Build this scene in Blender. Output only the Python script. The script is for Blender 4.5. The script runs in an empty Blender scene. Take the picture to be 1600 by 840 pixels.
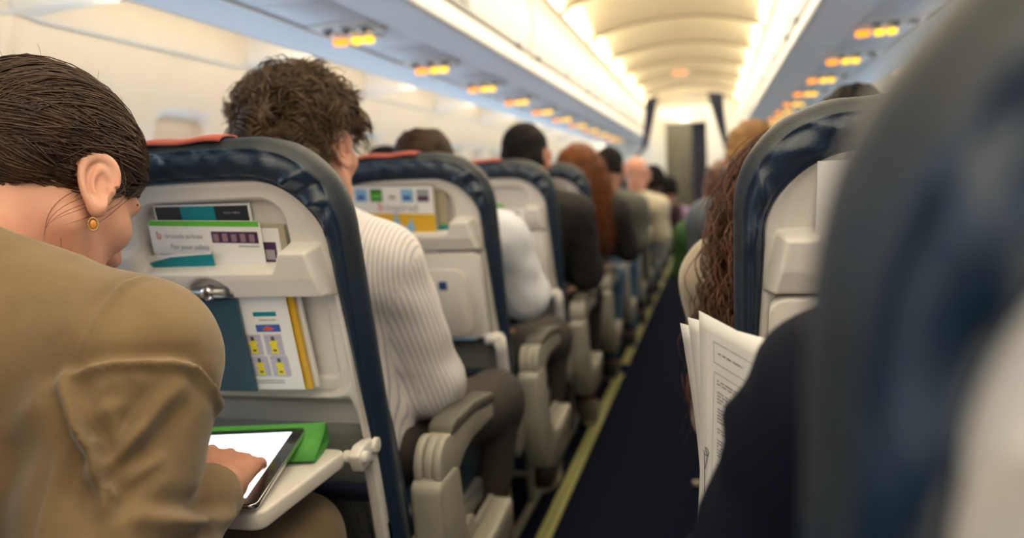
import bpy, bmesh, math, random
import numpy as np
from mathutils import Vector, Matrix
random.seed(7); rng = np.random.default_rng(7)
SC = bpy.context.scene
COL = SC.collection
PI = math.pi

# ------------------------------------------------------------------ object helpers
def link(o, parent=None):
    COL.objects.link(o)
    if parent is not None: o.parent = parent
    return o
def tag(o, label=None, cat=None, group=None, kind=None):
    if label: o['label'] = label
    if cat: o['category'] = cat
    if group: o['group'] = group
    if kind: o['kind'] = kind
    return o
def thing(name, label, cat, loc=(0,0,0), rz=0, group=None):
    o = bpy.data.objects.new(name, None); o.empty_display_size = .1
    o.location = loc; o.rotation_euler = (0,0,rz)
    link(o); return tag(o, label, cat, group)
def meshdata(name, V, F, mat=None, smooth=True):
    me = bpy.data.meshes.new(name)
    me.from_pydata([tuple(map(float,v)) for v in V], [], [tuple(int(i) for i in f) for f in F])
    if smooth: me.polygons.foreach_set('use_smooth', [True]*len(me.polygons))
    for m in (mat if isinstance(mat,(list,tuple)) else [mat]):
        if m: me.materials.append(m)
    me.update(); return me
def fastmesh(name, V, Q, mat=None, smooth=True):
    """V (n,3) array, Q (m,4) or (m,3) int array"""
    V = np.asarray(V, np.float32); Q = np.asarray(Q, np.int32)
    me = bpy.data.meshes.new(name); k = Q.shape[1]
    me.vertices.add(len(V)); me.vertices.foreach_set('co', V.ravel())
    me.loops.add(Q.size); me.loops.foreach_set('vertex_index', Q.ravel())
    me.polygons.add(len(Q)); me.polygons.foreach_set('loop_start', np.arange(0,Q.size,k,dtype=np.int32))
    me.update(calc_edges=True)
    if smooth: me.polygons.foreach_set('use_smooth', [True]*len(Q))
    for m in (mat if isinstance(mat,(list,tuple)) else [mat]):
        if m: me.materials.append(m)
    return me
def obj(name, me, parent=None, loc=None, rot=None):
    o = bpy.data.objects.new(name, me)
    if loc is not None: o.location = loc
    if rot is not None: o.rotation_euler = rot
    return link(o, parent)
def dup(root, loc=None, skip=(), **kw):
    r = root.copy(); COL.objects.link(r)
    if loc is not None: r.location = loc
    for k,v in kw.items(): r[k] = v
    for ch in list(root.children):
        if ch.name.split('.')[0] in skip: continue
        c = ch.copy(); COL.objects.link(c); c.parent = r; c.matrix_parent_inverse = ch.matrix_parent_inverse.copy()
        for g in ch.children:
            d = g.copy(); COL.objects.link(d); d.parent = c
    return r

class MB:
    """mesh builder: plain vertices and faces"""
    def __init__(s): s.V=[]; s.F=[]; s.M=[]
    def add(s, V, F, m=0):
        b=len(s.V); s.V += [tuple(v) for v in V]; s.F += [tuple(i+b for i in f) for f in F]; s.M += [m]*len(F); return s
    def box(s, lo, hi, m=0):
        x0,y0,z0=lo; x1,y1,z1=hi
        V=[(x0,y0,z0),(x1,y0,z0),(x1,y1,z0),(x0,y1,z0),(x0,y0,z1),(x1,y0,z1),(x1,y1,z1),(x0,y1,z1)]
        return s.add(V,[(0,3,2,1),(4,5,6,7),(0,1,5,4),(1,2,6,5),(2,3,7,6),(3,0,4,7)],m)
    def tube(s, pts, r, n=10, m=0, caps=True):
        P=[Vector(p) for p in pts]; R=[r]*len(P) if not hasattr(r,'__len__') else list(r)
        V=[];F=[]; T0=None; N=None
        for i,p in enumerate(P):
            t=(P[min(i+1,len(P)-1)]-P[max(i-1,0)]).normalized()
            if N is None:
                N=t.orthogonal().normalized()
            else:
                N=(N-t*N.dot(t)).normalized()
            B=t.cross(N)
            for k in range(n):
                a=2*PI*k/n; V.append(p+(N*math.cos(a)+B*math.sin(a))*R[i])
        for i in range(len(P)-1):
            for k in range(n):
                a=i*n+k; b=i*n+(k+1)%n; F.append((a,b,b+n,a+n))
        if caps: F.append(tuple(range(n-1,-1,-1))); F.append(tuple(range((len(P)-1)*n,len(P)*n)))
        return s.add(V,F,m)
    def prism(s, poly, a0, a1, axis='x', m=0):
        """polygon (list of 2D) extruded along axis. axis x: poly=(y,z); y: (x,z); z: (x,y)"""
        n=len(poly)
        def mk(p,a): return (a,p[0],p[1]) if axis=='x' else (p[0],a,p[1]) if axis=='y' else (p[0],p[1],a)
        V=[mk(p,a0) for p in poly]+[mk(p,a1) for p in poly]
        F=[tuple(range(n-1,-1,-1)),tuple(range(n,2*n))]+[(i,(i+1)%n,(i+1)%n+n,i+n) for i in range(n)]
        return s.add(V,F,m)
    def sphere(s, c, r, nu=16, nv=10, m=0):
        r = (r,r,r) if not hasattr(r,'__len__') else r
        V=[(c[0],c[1],c[2]+r[2])]
        for j in range(1,nv):
            t=PI*j/nv
            for i in range(nu):
                p=2*PI*i/nu; V.append((c[0]+r[0]*math.sin(t)*math.cos(p),c[1]+r[1]*math.sin(t)*math.sin(p),c[2]+r[2]*math.cos(t)))
        V.append((c[0],c[1],c[2]-r[2])); F=[]
        for i in range(nu): F.append((0,1+i,1+(i+1)%nu))
        for j in range(nv-2):
            for i in range(nu):
                a=1+j*nu+i;b=1+j*nu+(i+1)%nu; F.append((a,a+nu,b+nu,b))
        l=len(V)-1
        for i in range(nu): F.append((l,1+(nv-2)*nu+(i+1)%nu,1+(nv-2)*nu+i))
        return s.add(V,F,m)
    def build(s, name, mat, parent=None, bevel=0, seg=2, smooth=False, fixn=True, loc=None):
        me = meshdata(name, s.V, s.F, mat, smooth)
        if len(set(s.M))>1: me.polygons.foreach_set('material_index', s.M)
        if fixn:
            bm=bmesh.new(); bm.from_mesh(me); bmesh.ops.recalc_face_normals(bm, faces=bm.faces); bm.to_mesh(me); bm.free()
        o = obj(name, me, parent, loc)
        if bevel:
            bake_bevel(me, bevel, seg)
        return o
def bake_bevel(me, w, seg):
    bm=bmesh.new(); bm.from_mesh(me)
    es=[e for e in bm.edges if len(e.link_faces)==2 and e.calc_face_angle(0)>math.radians(28)]
    try: bmesh.ops.bevel(bm, geom=es, offset=w, segments=seg, affect='EDGES', profile=.5, clamp_overlap=True)
    except Exception: pass
    for f in bm.faces: f.smooth=True
    for e in bm.edges:
        if len(e.link_faces)==2 and e.calc_face_angle(0)>math.radians(50): e.smooth=False
    bm.to_mesh(me); bm.free()
def gridfaces(nr, nc, closed=False, flip=False, base=0):
    i=np.arange(nr-1)[:,None]; j=np.arange(nc if closed else nc-1)[None,:]
    a=i*nc+j; b=i*nc+(j+1)%nc; c=(i+1)*nc+(j+1)%nc; d=(i+1)*nc+j
    Q=np.stack([a,b,c,d],-1).reshape(-1,4)+base
    return Q[:,::-1] if flip else Q

# ------------------------------------------------------------------ materials
def mat(name, col, rough=.5, metal=0., spec=.5, bump=0., bscale=80., var=0., vscale=6., emit=None, estr=0., sheen=0., sss=0., coat=0., alpha=None, trans=0., col2=None, bdet=3., bdist=.01, stretch=None, croughness=.2):
    m=bpy.data.materials.new(name); m.use_nodes=True; nt=m.node_tree; N=nt.nodes; L=nt.links
    b=N['Principled BSDF']
    b.inputs['Base Color'].default_value=(*col,1); b.inputs['Roughness'].default_value=rough
    b.inputs['Metallic'].default_value=metal; b.inputs['Specular IOR Level'].default_value=spec
    if coat: b.inputs['Coat Weight'].default_value=coat; b.inputs['Coat Roughness'].default_value=croughness
    if sheen: b.inputs['Sheen Weight'].default_value=sheen; b.inputs['Sheen Roughness'].default_value=.5
    if sss:
        b.inputs['Subsurface Weight'].default_value=sss; b.inputs['Subsurface Radius'].default_value=(.012,.004,.002); b.inputs['Subsurface Scale'].default_value=1.
    if emit: b.inputs['Emission Color'].default_value=(*emit,1); b.inputs['Emission Strength'].default_value=estr
    if trans: b.inputs['Transmission Weight'].default_value=trans
    if alpha is not None: b.inputs['Alpha'].default_value=alpha
    tc=N.new('ShaderNodeTexCoord'); src=tc.outputs['Object']
    if stretch:
        mp=N.new('ShaderNodeMapping'); mp.inputs['Scale'].default_value=stretch; L.new(src,mp.inputs[0]); src=mp.outputs[0]
    if var or col2:
        n=N.new('ShaderNodeTexNoise'); n.inputs['Scale'].default_value=vscale; n.inputs['Detail'].default_value=5; L.new(src,n.inputs['Vector'])
        r=N.new('ShaderNodeValToRGB'); c2=col2 or tuple(c*(1-var) for c in col); c1=col if col2 else tuple(min(1,c*(1+var)) for c in col)
        r.color_ramp.elements[0].position=.32; r.color_ramp.elements[1].position=.68
        r.color_ramp.elements[0].color=(*c2,1); r.color_ramp.elements[1].color=(*c1,1)
        L.new(n.outputs[0],r.inputs[0]); L.new(r.outputs[0],b.inputs['Base Color'])
    if bump:
        n=N.new('ShaderNodeTexNoise'); n.inputs['Scale'].default_value=bscale; n.inputs['Detail'].default_value=bdet; L.new(src,n.inputs['Vector'])
        u=N.new('ShaderNodeBump'); u.inputs['Strength'].default_value=bump; u.inputs['Distance'].default_value=bdist
        L.new(n.outputs[0],u.inputs['Height']); L.new(u.outputs[0],b.inputs['Normal'])
    return m
def stripe_mat(name, c_base, c_line, freq, width=.35, axis=0, rough=.8, soft=.08, rot=(0,0,0), attr=None):
    m=mat(name,c_base,rough,sheen=.2); nt=m.node_tree;N=nt.nodes;L=nt.links;b=N['Principled BSDF']
    if attr:
        a=N.new('ShaderNodeAttribute'); a.attribute_name=attr; fac=a.outputs['Fac']
    else:
        tc=N.new('ShaderNodeTexCoord'); mp=N.new('ShaderNodeMapping'); mp.inputs['Rotation'].default_value=rot; L.new(tc.outputs['Object'],mp.inputs[0])
        s=N.new('ShaderNodeSeparateXYZ'); L.new(mp.outputs[0],s.inputs[0]); fac=s.outputs[axis]
    q=N.new('ShaderNodeMath');q.operation='MULTIPLY';q.inputs[1].default_value=freq;L.new(fac,q.inputs[0])
    f=N.new('ShaderNodeMath');f.operation='FRACT';L.new(q.outputs[0],f.inputs[0])
    r=N.new('ShaderNodeValToRGB');e=r.color_ramp.elements
    e[0].position=0;e[0].color=(*c_line,1);e[1].position=1;e[1].color=(*c_line,1)
    for p,c in ((width,c_line),(width+soft,c_base),(1-soft,c_base)):
        z=e.new(p); z.color=(*c,1)
    L.new(f.outputs[0],r.inputs[0]);L.new(r.outputs[0],b.inputs['Base Color'])
    return m

# ------------------------------------------------------------------ signed distance modelling (surface nets)
def rotm(rx=0,ry=0,rz=0):
    return np.array(Matrix.Rotation(rz,3,'Z')@Matrix.Rotation(ry,3,'Y')@Matrix.Rotation(rx,3,'X'))
def d_ell(P,c,r,R=None):
    q=P-np.asarray(c,np.float32)
    if R is not None: q=q@R            # world->local uses R^T ; (q@R)=R^T q
    r=np.asarray(r,np.float32)
    a=np.sqrt(((q/r)**2).sum(-1)); b=np.sqrt(((q/(r*r))**2).sum(-1))
    return a*(a-1)/np.maximum(b,1e-6)
def d_cap(P,a,b,ra,rb,flat=None):
    a=np.asarray(a,np.float32);b=np.asarray(b,np.float32);ab=b-a
    q=P-a; t=np.clip((q@ab)/max(1e-9,float(ab@ab)),0,1)
    d=q-t[:,None]*ab
    if flat is not None:   # (axis vector, scale<1 squeezes thickness along it)
        n=np.asarray(flat[0],np.float32); n=n/np.linalg.norm(n); h=d@n; d=d+n*(h*(1/flat[1]-1))[:,None]
        return (np.sqrt((d*d).sum(-1))-(ra+(rb-ra)*t))*(flat[1]**.5)
    return np.sqrt((d*d).sum(-1))-(ra+(rb-ra)*t)
def d_box(P,c,h,r=0,R=None):
    q=P-np.asarray(c,np.float32)
    if R is not None: q=q@R
    q=np.abs(q)-(np.asarray(h,np.float32)-r)
    return np.sqrt((np.maximum(q,0)**2).sum(-1))+np.minimum(q.max(-1),0)-r
def smin(a,b,k):
    if k<=0: return np.minimum(a,b)
    h=np.maximum(k-np.abs(a-b),0)/k
    return np.minimum(a,b)-h*h*k*.25
def smax(a,b,k): return -smin(-a,-b,k)
def surfnet(f, lo, hi, h):
    lo=np.asarray(lo,float);hi=np.asarray(hi,float); n=np.ceil((hi-lo)/h).astype(int)+1
    X=[(lo[i]+h*np.arange(n[i])).astype(np.float32) for i in range(3)]
    D=np.empty(tuple(n),np.float32)
    B=4; nb=-(-n//B)
    cx=[(lo[i]+h*(B*np.arange(nb[i])+(B-1)/2)).astype(np.float32) for i in range(3)]
    g=np.stack(np.meshgrid(*cx,indexing='ij'),-1).reshape(-1,3); dc=np.empty(len(g),np.float32)
    for i in range(0,len(g),300000): dc[i:i+300000]=f(g[i:i+300000])
    D=np.repeat(np.repeat(np.repeat(dc.reshape(nb),B,0),B,1),B,2)[:n[0],:n[1],:n[2]].copy()
    act=np.argwhere(np.abs(dc.reshape(nb))<h*B*2.0)*B
    loc=np.array([(i,j,k) for i in range(B) for j in range(B) for k in range(B)])
    ids=(act[:,None,:]+loc[None]).reshape(-1,3); ids=ids[(ids<n).all(1)]
    for i in range(0,len(ids),300000):
        q=ids[i:i+300000]; D[q[:,0],q[:,1],q[:,2]]=f((lo+q*h).astype(np.float32))
    S=D<0
    c=[(i,j,k) for i in (0,1) for j in (0,1) for k in (0,1)]
    sl=lambda A,o: A[o[0]:A.shape[0]-1+o[0],o[1]:A.shape[1]-1+o[1],o[2]:A.shape[2]-1+o[2]]
    cnt=sum(sl(S,o).astype(np.int8) for o in c)
    act=(cnt>0)&(cnt<8); idx=-np.ones(act.shape,np.int64); I=np.argwhere(act); idx[act]=np.arange(len(I))
    acc=np.zeros((len(I),3));num=np.zeros(len(I))
    vals={o:D[I[:,0]+o[0],I[:,1]+o[1],I[:,2]+o[2]] for o in c}
    for o in c:
        for ax in range(3):
            if o[ax]: continue
            o2=tuple(1 if q==ax else o[q] for q in range(3))
            a=vals[o];b=vals[o2];m=(a<0)!=(b<0)
            t=np.where(m,a/np.where(m,a-b,1),0)
            p=np.tile(np.array(o,float),(len(I),1)); p[:,ax]+=t
            acc[m]+=p[m];num+=m
    V=lo+(I+acc/np.maximum(num,1)[:,None])*h
    Q=[]
    for ax in range(3):
        u,w=[q for q in range(3) if q!=ax]
        a=np.take(S,range(S.shape[ax]-1),ax);b=np.take(S,range(1,S.shape[ax]),ax)
        E=np.argwhere(a!=b); ok=np.ones(len(E),bool)
        for q in (u,w): ok&=(E[:,q]>0)&(E[:,q]<S.shape[q]-1)
        E=E[ok]; flip=a[E[:,0],E[:,1],E[:,2]]
        def at(du,dw):
            e=E.copy(); e[:,u]-=du; e[:,w]-=dw; return idx[e[:,0],e[:,1],e[:,2]]
        q=np.stack([at(0,0),at(1,0),at(1,1),at(0,1)],-1)
        if ax==1: flip=~flip
        q[~flip]=q[~flip][:,::-1]
        Q.append(q)
    Q=np.concatenate(Q); Q=Q[(Q>=0).all(1)]
    return V,Q[:,::-1]
def smooth_mesh(V,Q,it=2,lam=.5):
    V=V.copy(); e=np.concatenate([Q[:,[0,1]],Q[:,[1,2]],Q[:,[2,3]],Q[:,[3,0]]])
    for _ in range(it):
        A=np.zeros_like(V);n=np.zeros(len(V))
        np.add.at(A,e[:,0],V[e[:,1]]);np.add.at(n,e[:,0],1)
        np.add.at(A,e[:,1],V[e[:,0]]);np.add.at(n,e[:,1],1)
        V+=lam*(A/np.maximum(n,1)[:,None]-V)
    return V
def joinVQ(parts):
    Vs=[];Qs=[];b=0
    for V,Q in parts: Vs.append(V);Qs.append(Q+b);b+=len(V)
    return np.concatenate(Vs),np.concatenate(Qs)
def sstep(a,b,x):
    t=np.clip((x-a)/(b-a),0,1); return t*t*(3-2*t)
def vnoise(P,scale,seed=0):
    """cheap smooth 3D noise, sum of sines"""
    r=np.random.default_rng(seed); o=np.zeros(len(P))
    for k in range(6):
        d=r.normal(size=3); d/=np.linalg.norm(d); o+=np.sin((P@d)*scale*(.7+.25*k)+r.uniform(0,6.28))
    return o/3.

def text(name, s, size, m, parent, loc, rot, align='CENTER', depth=.0002, bold=0):
    c=bpy.data.curves.new(name,'FONT'); c.body=s; c.size=size; c.align_x=align; c.align_y='CENTER'; c.extrude=depth; c.offset=bold
    c.materials.append(m); o=bpy.data.objects.new(name,c); o.location=loc; o.rotation_euler=rot
    dg=bpy.context.evaluated_depsgraph_get(); COL.objects.link(o); dg.update()
    me=bpy.data.meshes.new_from_object(o.evaluated_get(dg)); COL.objects.unlink(o); bpy.data.objects.remove(o)
    o=bpy.data.objects.new(name,me); o.location=loc; o.rotation_euler=rot
    return link(o,parent)
# ------------------------------------------------------------------ palette
M={}
M['wall']=mat('cabin_plastic',(.82,.73,.60),.45,var=.02,bump=.04,bscale=300)
M['bin']=mat('bin_plastic',(.80,.77,.72),.42,var=.015,bump=.03,bscale=200)
M['bin_under']=mat('bin_underside_plastic',(.78,.80,.84),.5,var=.02)
M['housing']=mat('housing_plastic',(.62,.66,.73),.45)
M['ceil']=mat('ceiling_plastic',(.88,.78,.58),.6,var=.01)
M['rib']=mat('joint_painted_shade',(.30,.24,.15),.7)  # dark tan stands in for the shadow gap between ceiling panels
M['glow']=mat('cove_light',(1,.95,.8),.5,emit=(1.,.86,.56),estr=7)
M['dark']=mat('dark_gap',(.03,.03,.035),.8)
M['seam']=mat('seam_rubber',(.55,.53,.5),.6)
M['carpet']=mat('blue_carpet',(.010,.013,.032),1.,spec=.05,bump=.5,bscale=900,col2=(.005,.007,.018),vscale=500)
M['strip']=mat('photoluminescent_strip',(.36,.36,.14),.5,var=.1,vscale=60)
M['amber']=mat('lit_amber_sign',(1,.4,.05),.4,emit=(1.,.28,.0),estr=1.5)
M['amber2']=mat('lit_yellow_sign',(1,.6,.08),.4,emit=(1.,.55,.01),estr=1.7)
M['chrome']=mat('satin_metal',(.62,.63,.65),.22,metal=1)
M['greymetal']=mat('grey_metal',(.32,.33,.33),.35,metal=.7)
M['window']=mat('window_daylight',(.8,.9,1),.2,emit=(.74,.86,.62),estr=.65)
M['blind']=mat('closed_window_blind',(.80,.76,.70),.5,bump=.02)
M['curtain']=mat('navy_curtain',(.008,.012,.045),.85,bump=.2,bscale=120,sheen=.2)
M['navydoor']=mat('navy_panel',(.01,.012,.04),.6)
M['galley']=mat('galley_panel',(.2,.19,.145),.5,var=.05)
M['bulk']=mat('bulkhead_panel',(.8,.78,.72),.5,var=.02)

# ------------------------------------------------------------------ floor
Y0,Y1=-1.6,12.3
g=MB(); g.box((-1.85,Y0,-.05),(1.85,Y1,0)); tag(g.build('floor',M['carpet']),kind='structure')
def strips():
    """pale green path-marking strips either side of the aisle, with short cross pieces"""
    n=0
    for s in (-1,1):
        segs=[(.4,4.17)]+[(4.45,8.2),(8.45,12.0)]
        for a,b in segs:
            g=MB(); x=s*.266
            g.box((x-.023,a,0),(x+.023,b,.005))
            g.box((x-.0015,a,.005),(x+.0015,b,.0056),1)
            o=g.build('floor_strip',[M['strip'],M['dark']],bevel=0)
            tag(o,{0:'pale green path marking strip along the %s aisle edge, nearest stretch',1:'pale green path marking strip along the %s aisle edge, middle stretch',2:'pale green path marking strip along the %s aisle edge, farthest stretch'}[segs.index((a,b))]%('left' if s<0 else 'right'),'floor strip',None)
    for y,l in ((4.17,'nearer'),(4.45,'farther')):
        g=MB(); g.box((-.37,y-.012,0),(-.236,y+.012,.0055)); o=g.build('floor_strip',M['strip'])
        tag(o,'short pale green cross strip on the carpet by the left seats, %s of the pair'%l,'floor strip')
strips()

# ------------------------------------------------------------------ side walls with window panels
# section of the wall, x measured from the centre line
WS=[(1.78,0.0),(1.80,.3),(1.81,.6),(1.80,.85),(1.775,1.05),(1.735,1.22),(1.69,1.37),(1.64,1.50),(1.60,1.588)]
def wallx(z):
    zs=np.array([p[1] for p in WS]);xs=np.array([p[0] for p in WS]); return np.interp(z,zs,xs)
BAY=1.10; BY0=1.84        # bay: recess from BY0+k*BAY to +1.03
def wall(side):
    s=-1 if side=='left' else 1
    ys=np.arange(Y0,Y1+.001,.022); zs=np.unique(np.concatenate([np.linspace(0,.8,9),np.linspace(.8,1.588,60)]))
    yy,zz=np.meshgrid(ys,zs,indexing='ij')
    x=wallx(zz)
    # softened kinks
    # window reveals : two per bay, rounded rectangles pushed outwards
    t=(yy-BY0)%BAY
    out=np.zeros_like(x)
    for c in (.24,.77):
        dy=np.abs(t-c)-.155; dz=np.abs(zz-1.16)-.23
        r=.07; q=np.sqrt(np.maximum(dy+r,0)**2+np.maximum(dz+r,0)**2)+np.minimum(np.maximum(dy+r,dz+r),0)-r
        out+=.045*sstep(.012,-.03,q)
        out+=.006*(sstep(.07,.05,q)-0)*sstep(.02,.04,q)*0
        q2=q-.05; out+=-.008*np.exp(-(q2/.012)**2)*0 + .004*sstep(.006,-.006,q2)
    # joint grooves between bays
    e=np.minimum(np.abs(t-(BAY-.035)),np.abs(t-(BAY+.0)))
    e=np.minimum(e,np.abs(t))
    out+=.012*np.exp(-((t-(BAY-.03))/.012)**2)
    out-=.007*np.exp(-((t-(BAY-.075))/.02)**2)
    x=x+out
    V=np.stack([s*x,yy,zz],-1).reshape(-1,3); Q=gridfaces(len(ys),len(zs),flip=(s<0))
    o=obj('wall_'+side,fastmesh('wall',V,Q,M['wall'])); tag(o,kind='structure')
    # windows: lit oval panes with frames and blinds half down
    k=0
    n0=int((Y0-BY0)//BAY)
    for b in range(n0,10):
        for c in (.24,.77):
            y=BY0+b*BAY+c
            if y<Y0+.2 or y>11.6: continue
            k+=1
            X=s*(wallx(1.085)+.034)
            pts=[]
            for i in range(40):
                a=2*PI*i/40; ca,sa=math.cos(a),math.sin(a)
                pts.append((y+.105*abs(ca)**.6*(1 if ca>0 else -1), .155*abs(sa)**.6*(1 if sa>0 else -1)))
            ang=math.atan2(.245-.0,1.)*0+.2
            r=thing('window_%d'%(k+(30 if s>0 else 0)),None,None); r['kind']='structure'
            def P(p,off): return (X-s*(p[1]*.24)-s*off,p[0],1.085+p[1])
            V=[P(p,0) for p in pts]; w=obj('pane',meshdata('pane',V,[tuple(range(40))],M['window'] if (4.0<y<4.6 or y>6) else M['blind'],False),r); 
            ring=[]; 
            for f,off in ((1.0,.001),(1.03,.005),(1.12,.006),(1.18,.001)):
                ring.append([P((y+(p[0]-y)*f,p[1]*f),off) for p in pts])
            V=np.array(ring).reshape(-1,3); obj('frame',fastmesh('frame',V,gridfaces(4,40,True),M['wall']),r)
for sd in ('left','right'): wall(sd)

# ------------------------------------------------------------------ cove recesses above the windows, under the bins
def cove(side):
    s=-1 if side=='left' else 1
    ys=np.arange(Y0,Y1+.001,.02); u=np.linspace(0,1,40)
    yy,uu=np.meshgrid(ys,u,indexing='ij')
    # from (1.60,1.588) over a bead to (1.30,1.625)
    x=1.60+(1.27-1.60)*uu; z=1.588+(1.60-1.588)*uu
    t=(yy-BY0)%BAY
    my=np.minimum(t-.0,1.03-t)        # distance inside recess along y
    q=np.minimum(my, np.minimum(uu*.33-.015,(1-uu)*.33+.0))
    dep=.115*sstep(.0,.07,np.minimum(my,uu*.33-.012))*sstep(0,.012,(1-uu)*.33+.0)*(1-.15*uu)
    z=z+dep
    z-=.012*np.exp(-((uu*.33-.008)/.007)**2)*sstep(-.02,.02,my)
    V=np.stack([s*x,yy,z],-1).reshape(-1,3); Q=gridfaces(len(ys),len(u),flip=(s<0))
    tag(obj('trim_%d'%(1 if s<0 else 2),fastmesh('cove',V,Q,M['wall'])),kind='structure')
for sd in ('left','right'): cove(sd)

# ------------------------------------------------------------------ overhead bins: each one a thing
BINP=2.06; BIN0=-2.44
def bin_unit(side,k):
    s=-1 if side=='left' else 1
    y0=BIN0+k*BINP+.006; y1=min(BIN0+(k+1)*BINP-.006,11.49)
    y0=max(y0,Y0)
    if y1<=y0+.1: return
    ords=['first','second','third','fourth','fifth','sixth','seventh','eighth']
    r=thing('overhead_bin','white closed overhead luggage bin along the %s side, %s bin counted from the camera'%(side,ords[k]),'luggage bin',(0,y0,0),group='overhead luggage bins')
    L=y1-y0
    def strip(name,sec,m,a=0,b=None,n=2,sm=True):
        b=L if b is None else b
        V=[];ys=np.linspace(a,b,n)
        for y in ys:
            for p in sec: V.append((s*p[0],y,p[1]))
        o=obj(name,fastmesh(name,V,gridfaces(n,len(sec),flip=(s<0)),m,sm),r)
        return o
    def arc(p0,p1,b,n=14):
        out=[]
        for i in range(n+1):
            t=i/n; x=p0[0]+(p1[0]-p0[0])*t; z=p0[1]+(p1[1]-p0[1])*t
            dx,dz=p1[0]-p0[0],p1[1]-p0[1]; l=math.hypot(dx,dz); h=b*4*t*(1-t)
            out.append((x-dz/l*h,z+dx/l*h))
        return out
    body=strip('bin_housing',[(1.27,1.625),(1.27,1.603),(1.262,1.600),(1.035,1.600)],M['housing'])
    body2=strip('bin_rear_underside',[(.785,1.600),(.60,1.596),(.592,1.594)],M['bin_under'])
    body2.name='bin_underside'
    # lower lip
    strip('bin_lip',[(.60,1.594),(.588,1.596),(.583,1.604),(.584,1.62),(.592,1.655),(.602,1.678),(.612,1.684),(.64,1.684)],M['bin'])
    # door
    door=strip('door',[(.62,1.694),(.604,1.692),(.597,1.697)]+arc((.596,1.70),(.622,2.035),.030)+[(.63,2.045),(.65,2.048)],M['bin'],.004,L-.004)
    strip('bin_top',[(.64,2.05),(.622,2.056),(.616,2.068),(.618,2.088),(.64,2.094),(.70,2.092)],M['bin'])
    g=MB(); g.box((min(s*.61,s*.66),.001,1.68),(max(s*.61,s*.66),L-.001,1.70)); g.build('gap_shadow',M['dark'],r)
    for f in (.1,.9) if L>1.5 else (.5,):
        g=MB(); x=s*.594
        g.tube([(x-s*.0,L*f-.035,1.690),(x,L*f+.035,1.690)],[.011,.011],12); lt=g.build('latch',M['greymetal'],r,smooth=True)
    g=MB(); x=s*.590
    g.prism([(L*.5-.06,1.708),(L*.5+.06,1.708),(L*.5+.05,1.728),(L*.5-.05,1.728)],x-.004,x+.004,'x'); g.build('handle',M['greymetal'],r,bevel=.003)
    # end caps close the box between bins
    P=[(1.27,1.62),(1.27,1.60),(.60,1.597),(.60,2.05),(1.27,2.05)]
    for yy in (0.0,L):
        V=[(s*p[0],yy,p[1]) for p in P]; obj('end_panel',meshdata('end_panel',V,[(0,1,2,3,4)],M['bin'],False),r)
    return r
for sd in ('left','right'):
    for k in range(8): bin_unit(sd,k)

# seam trims running the length (white rail between lining and unit row)
for n,s in ((3,-1),(4,1)):
    g=MB()
    g.prism([(s*1.030,1.592),(s*1.045,1.592),(s*1.048,1.60),(s*1.027,1.60)],Y0,Y1,'y'); tag(g.build('trim_%d'%n,M['bin']),kind='structure')
    g=MB(); g.box((min(s*.772,s*.790),Y0,1.603),(max(s*.772,s*.790),Y1,1.61)); tag(g.build('trim_%d'%(n+2),M['seam']),kind='structure')

# ------------------------------------------------------------------ passenger service units
def psu(side,k):
    s=-1 if side=='left' else 1
    y=2.441+.78*(k)
    if side=='left': where='above the left seats'
    else: where='above the right seats'
    cnt=['nearest','first','second','third','fourth','fifth','sixth','seventh','eighth','ninth','tenth','eleventh'][k+1]
    r=thing('service_panel','service panel with lit amber signs %s, %s'%(where,'almost overhead' if k<0 else cnt+' from the top'),'service panel',(s*.905,y,1.60),group='service panels '+where)
    g=MB(); g.box((-.122,-.385,0),(.122,.385,.012)); g.build('panel',M['bin_under'],r,bevel=.004)
    g=MB(); g.box((-.105,-.11,-.010),(.105,.055,.003)); g.build('vent_housing',M['bin'],r,bevel=.006)
    for i,x in enumerate((-.065,0,.065)):
        g=MB(); g.tube([(x,-.05,-.004),(x,-.05,-.020),(x,-.05,-.024)],[.020,.018,.010],16); v=g.build('air_nozzle',M['greymetal'],r,smooth=True)
        g=MB(); g.tube([(x,-.05,-.0245),(x,-.05,-.026)],.007,12); g.build('nozzle_core',M['dark'],v)
    for i,x in enumerate((-.06,0,.06)):
        g=MB(); g.tube([(x,.005,-.004),(x,.005,-.014)],[.019,.016],16); g.build('reading_light',M['chrome'],r,smooth=True)
    g=MB(); g.box((-.115,.080,-.012),(.06,.135,.002)); g.build('sign_housing',M['bin'],r,bevel=.006)
    # lit signs hang a little proud so that they face back down the cabin
    for i,(x,m) in enumerate(((-.09,'amber'),(-.03,'amber2'),(.015,'amber2'))):
        g=MB(); g.box((x-.017-.008*(i==0),.085,-.032),(x+.017+.008*(i==0),.112,-.010)); g.build('lit_sign',M[m],r,bevel=.006)
    g=MB(); g.tube([(.1,.03,.0),(.1,.03,-.012)],[.012,.010],12); g.build('call_button',M['chrome'],r,smooth=True)
    return r
for sd in ('left','right'):
    for k in range(-1,11): psu(sd,k)

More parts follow.
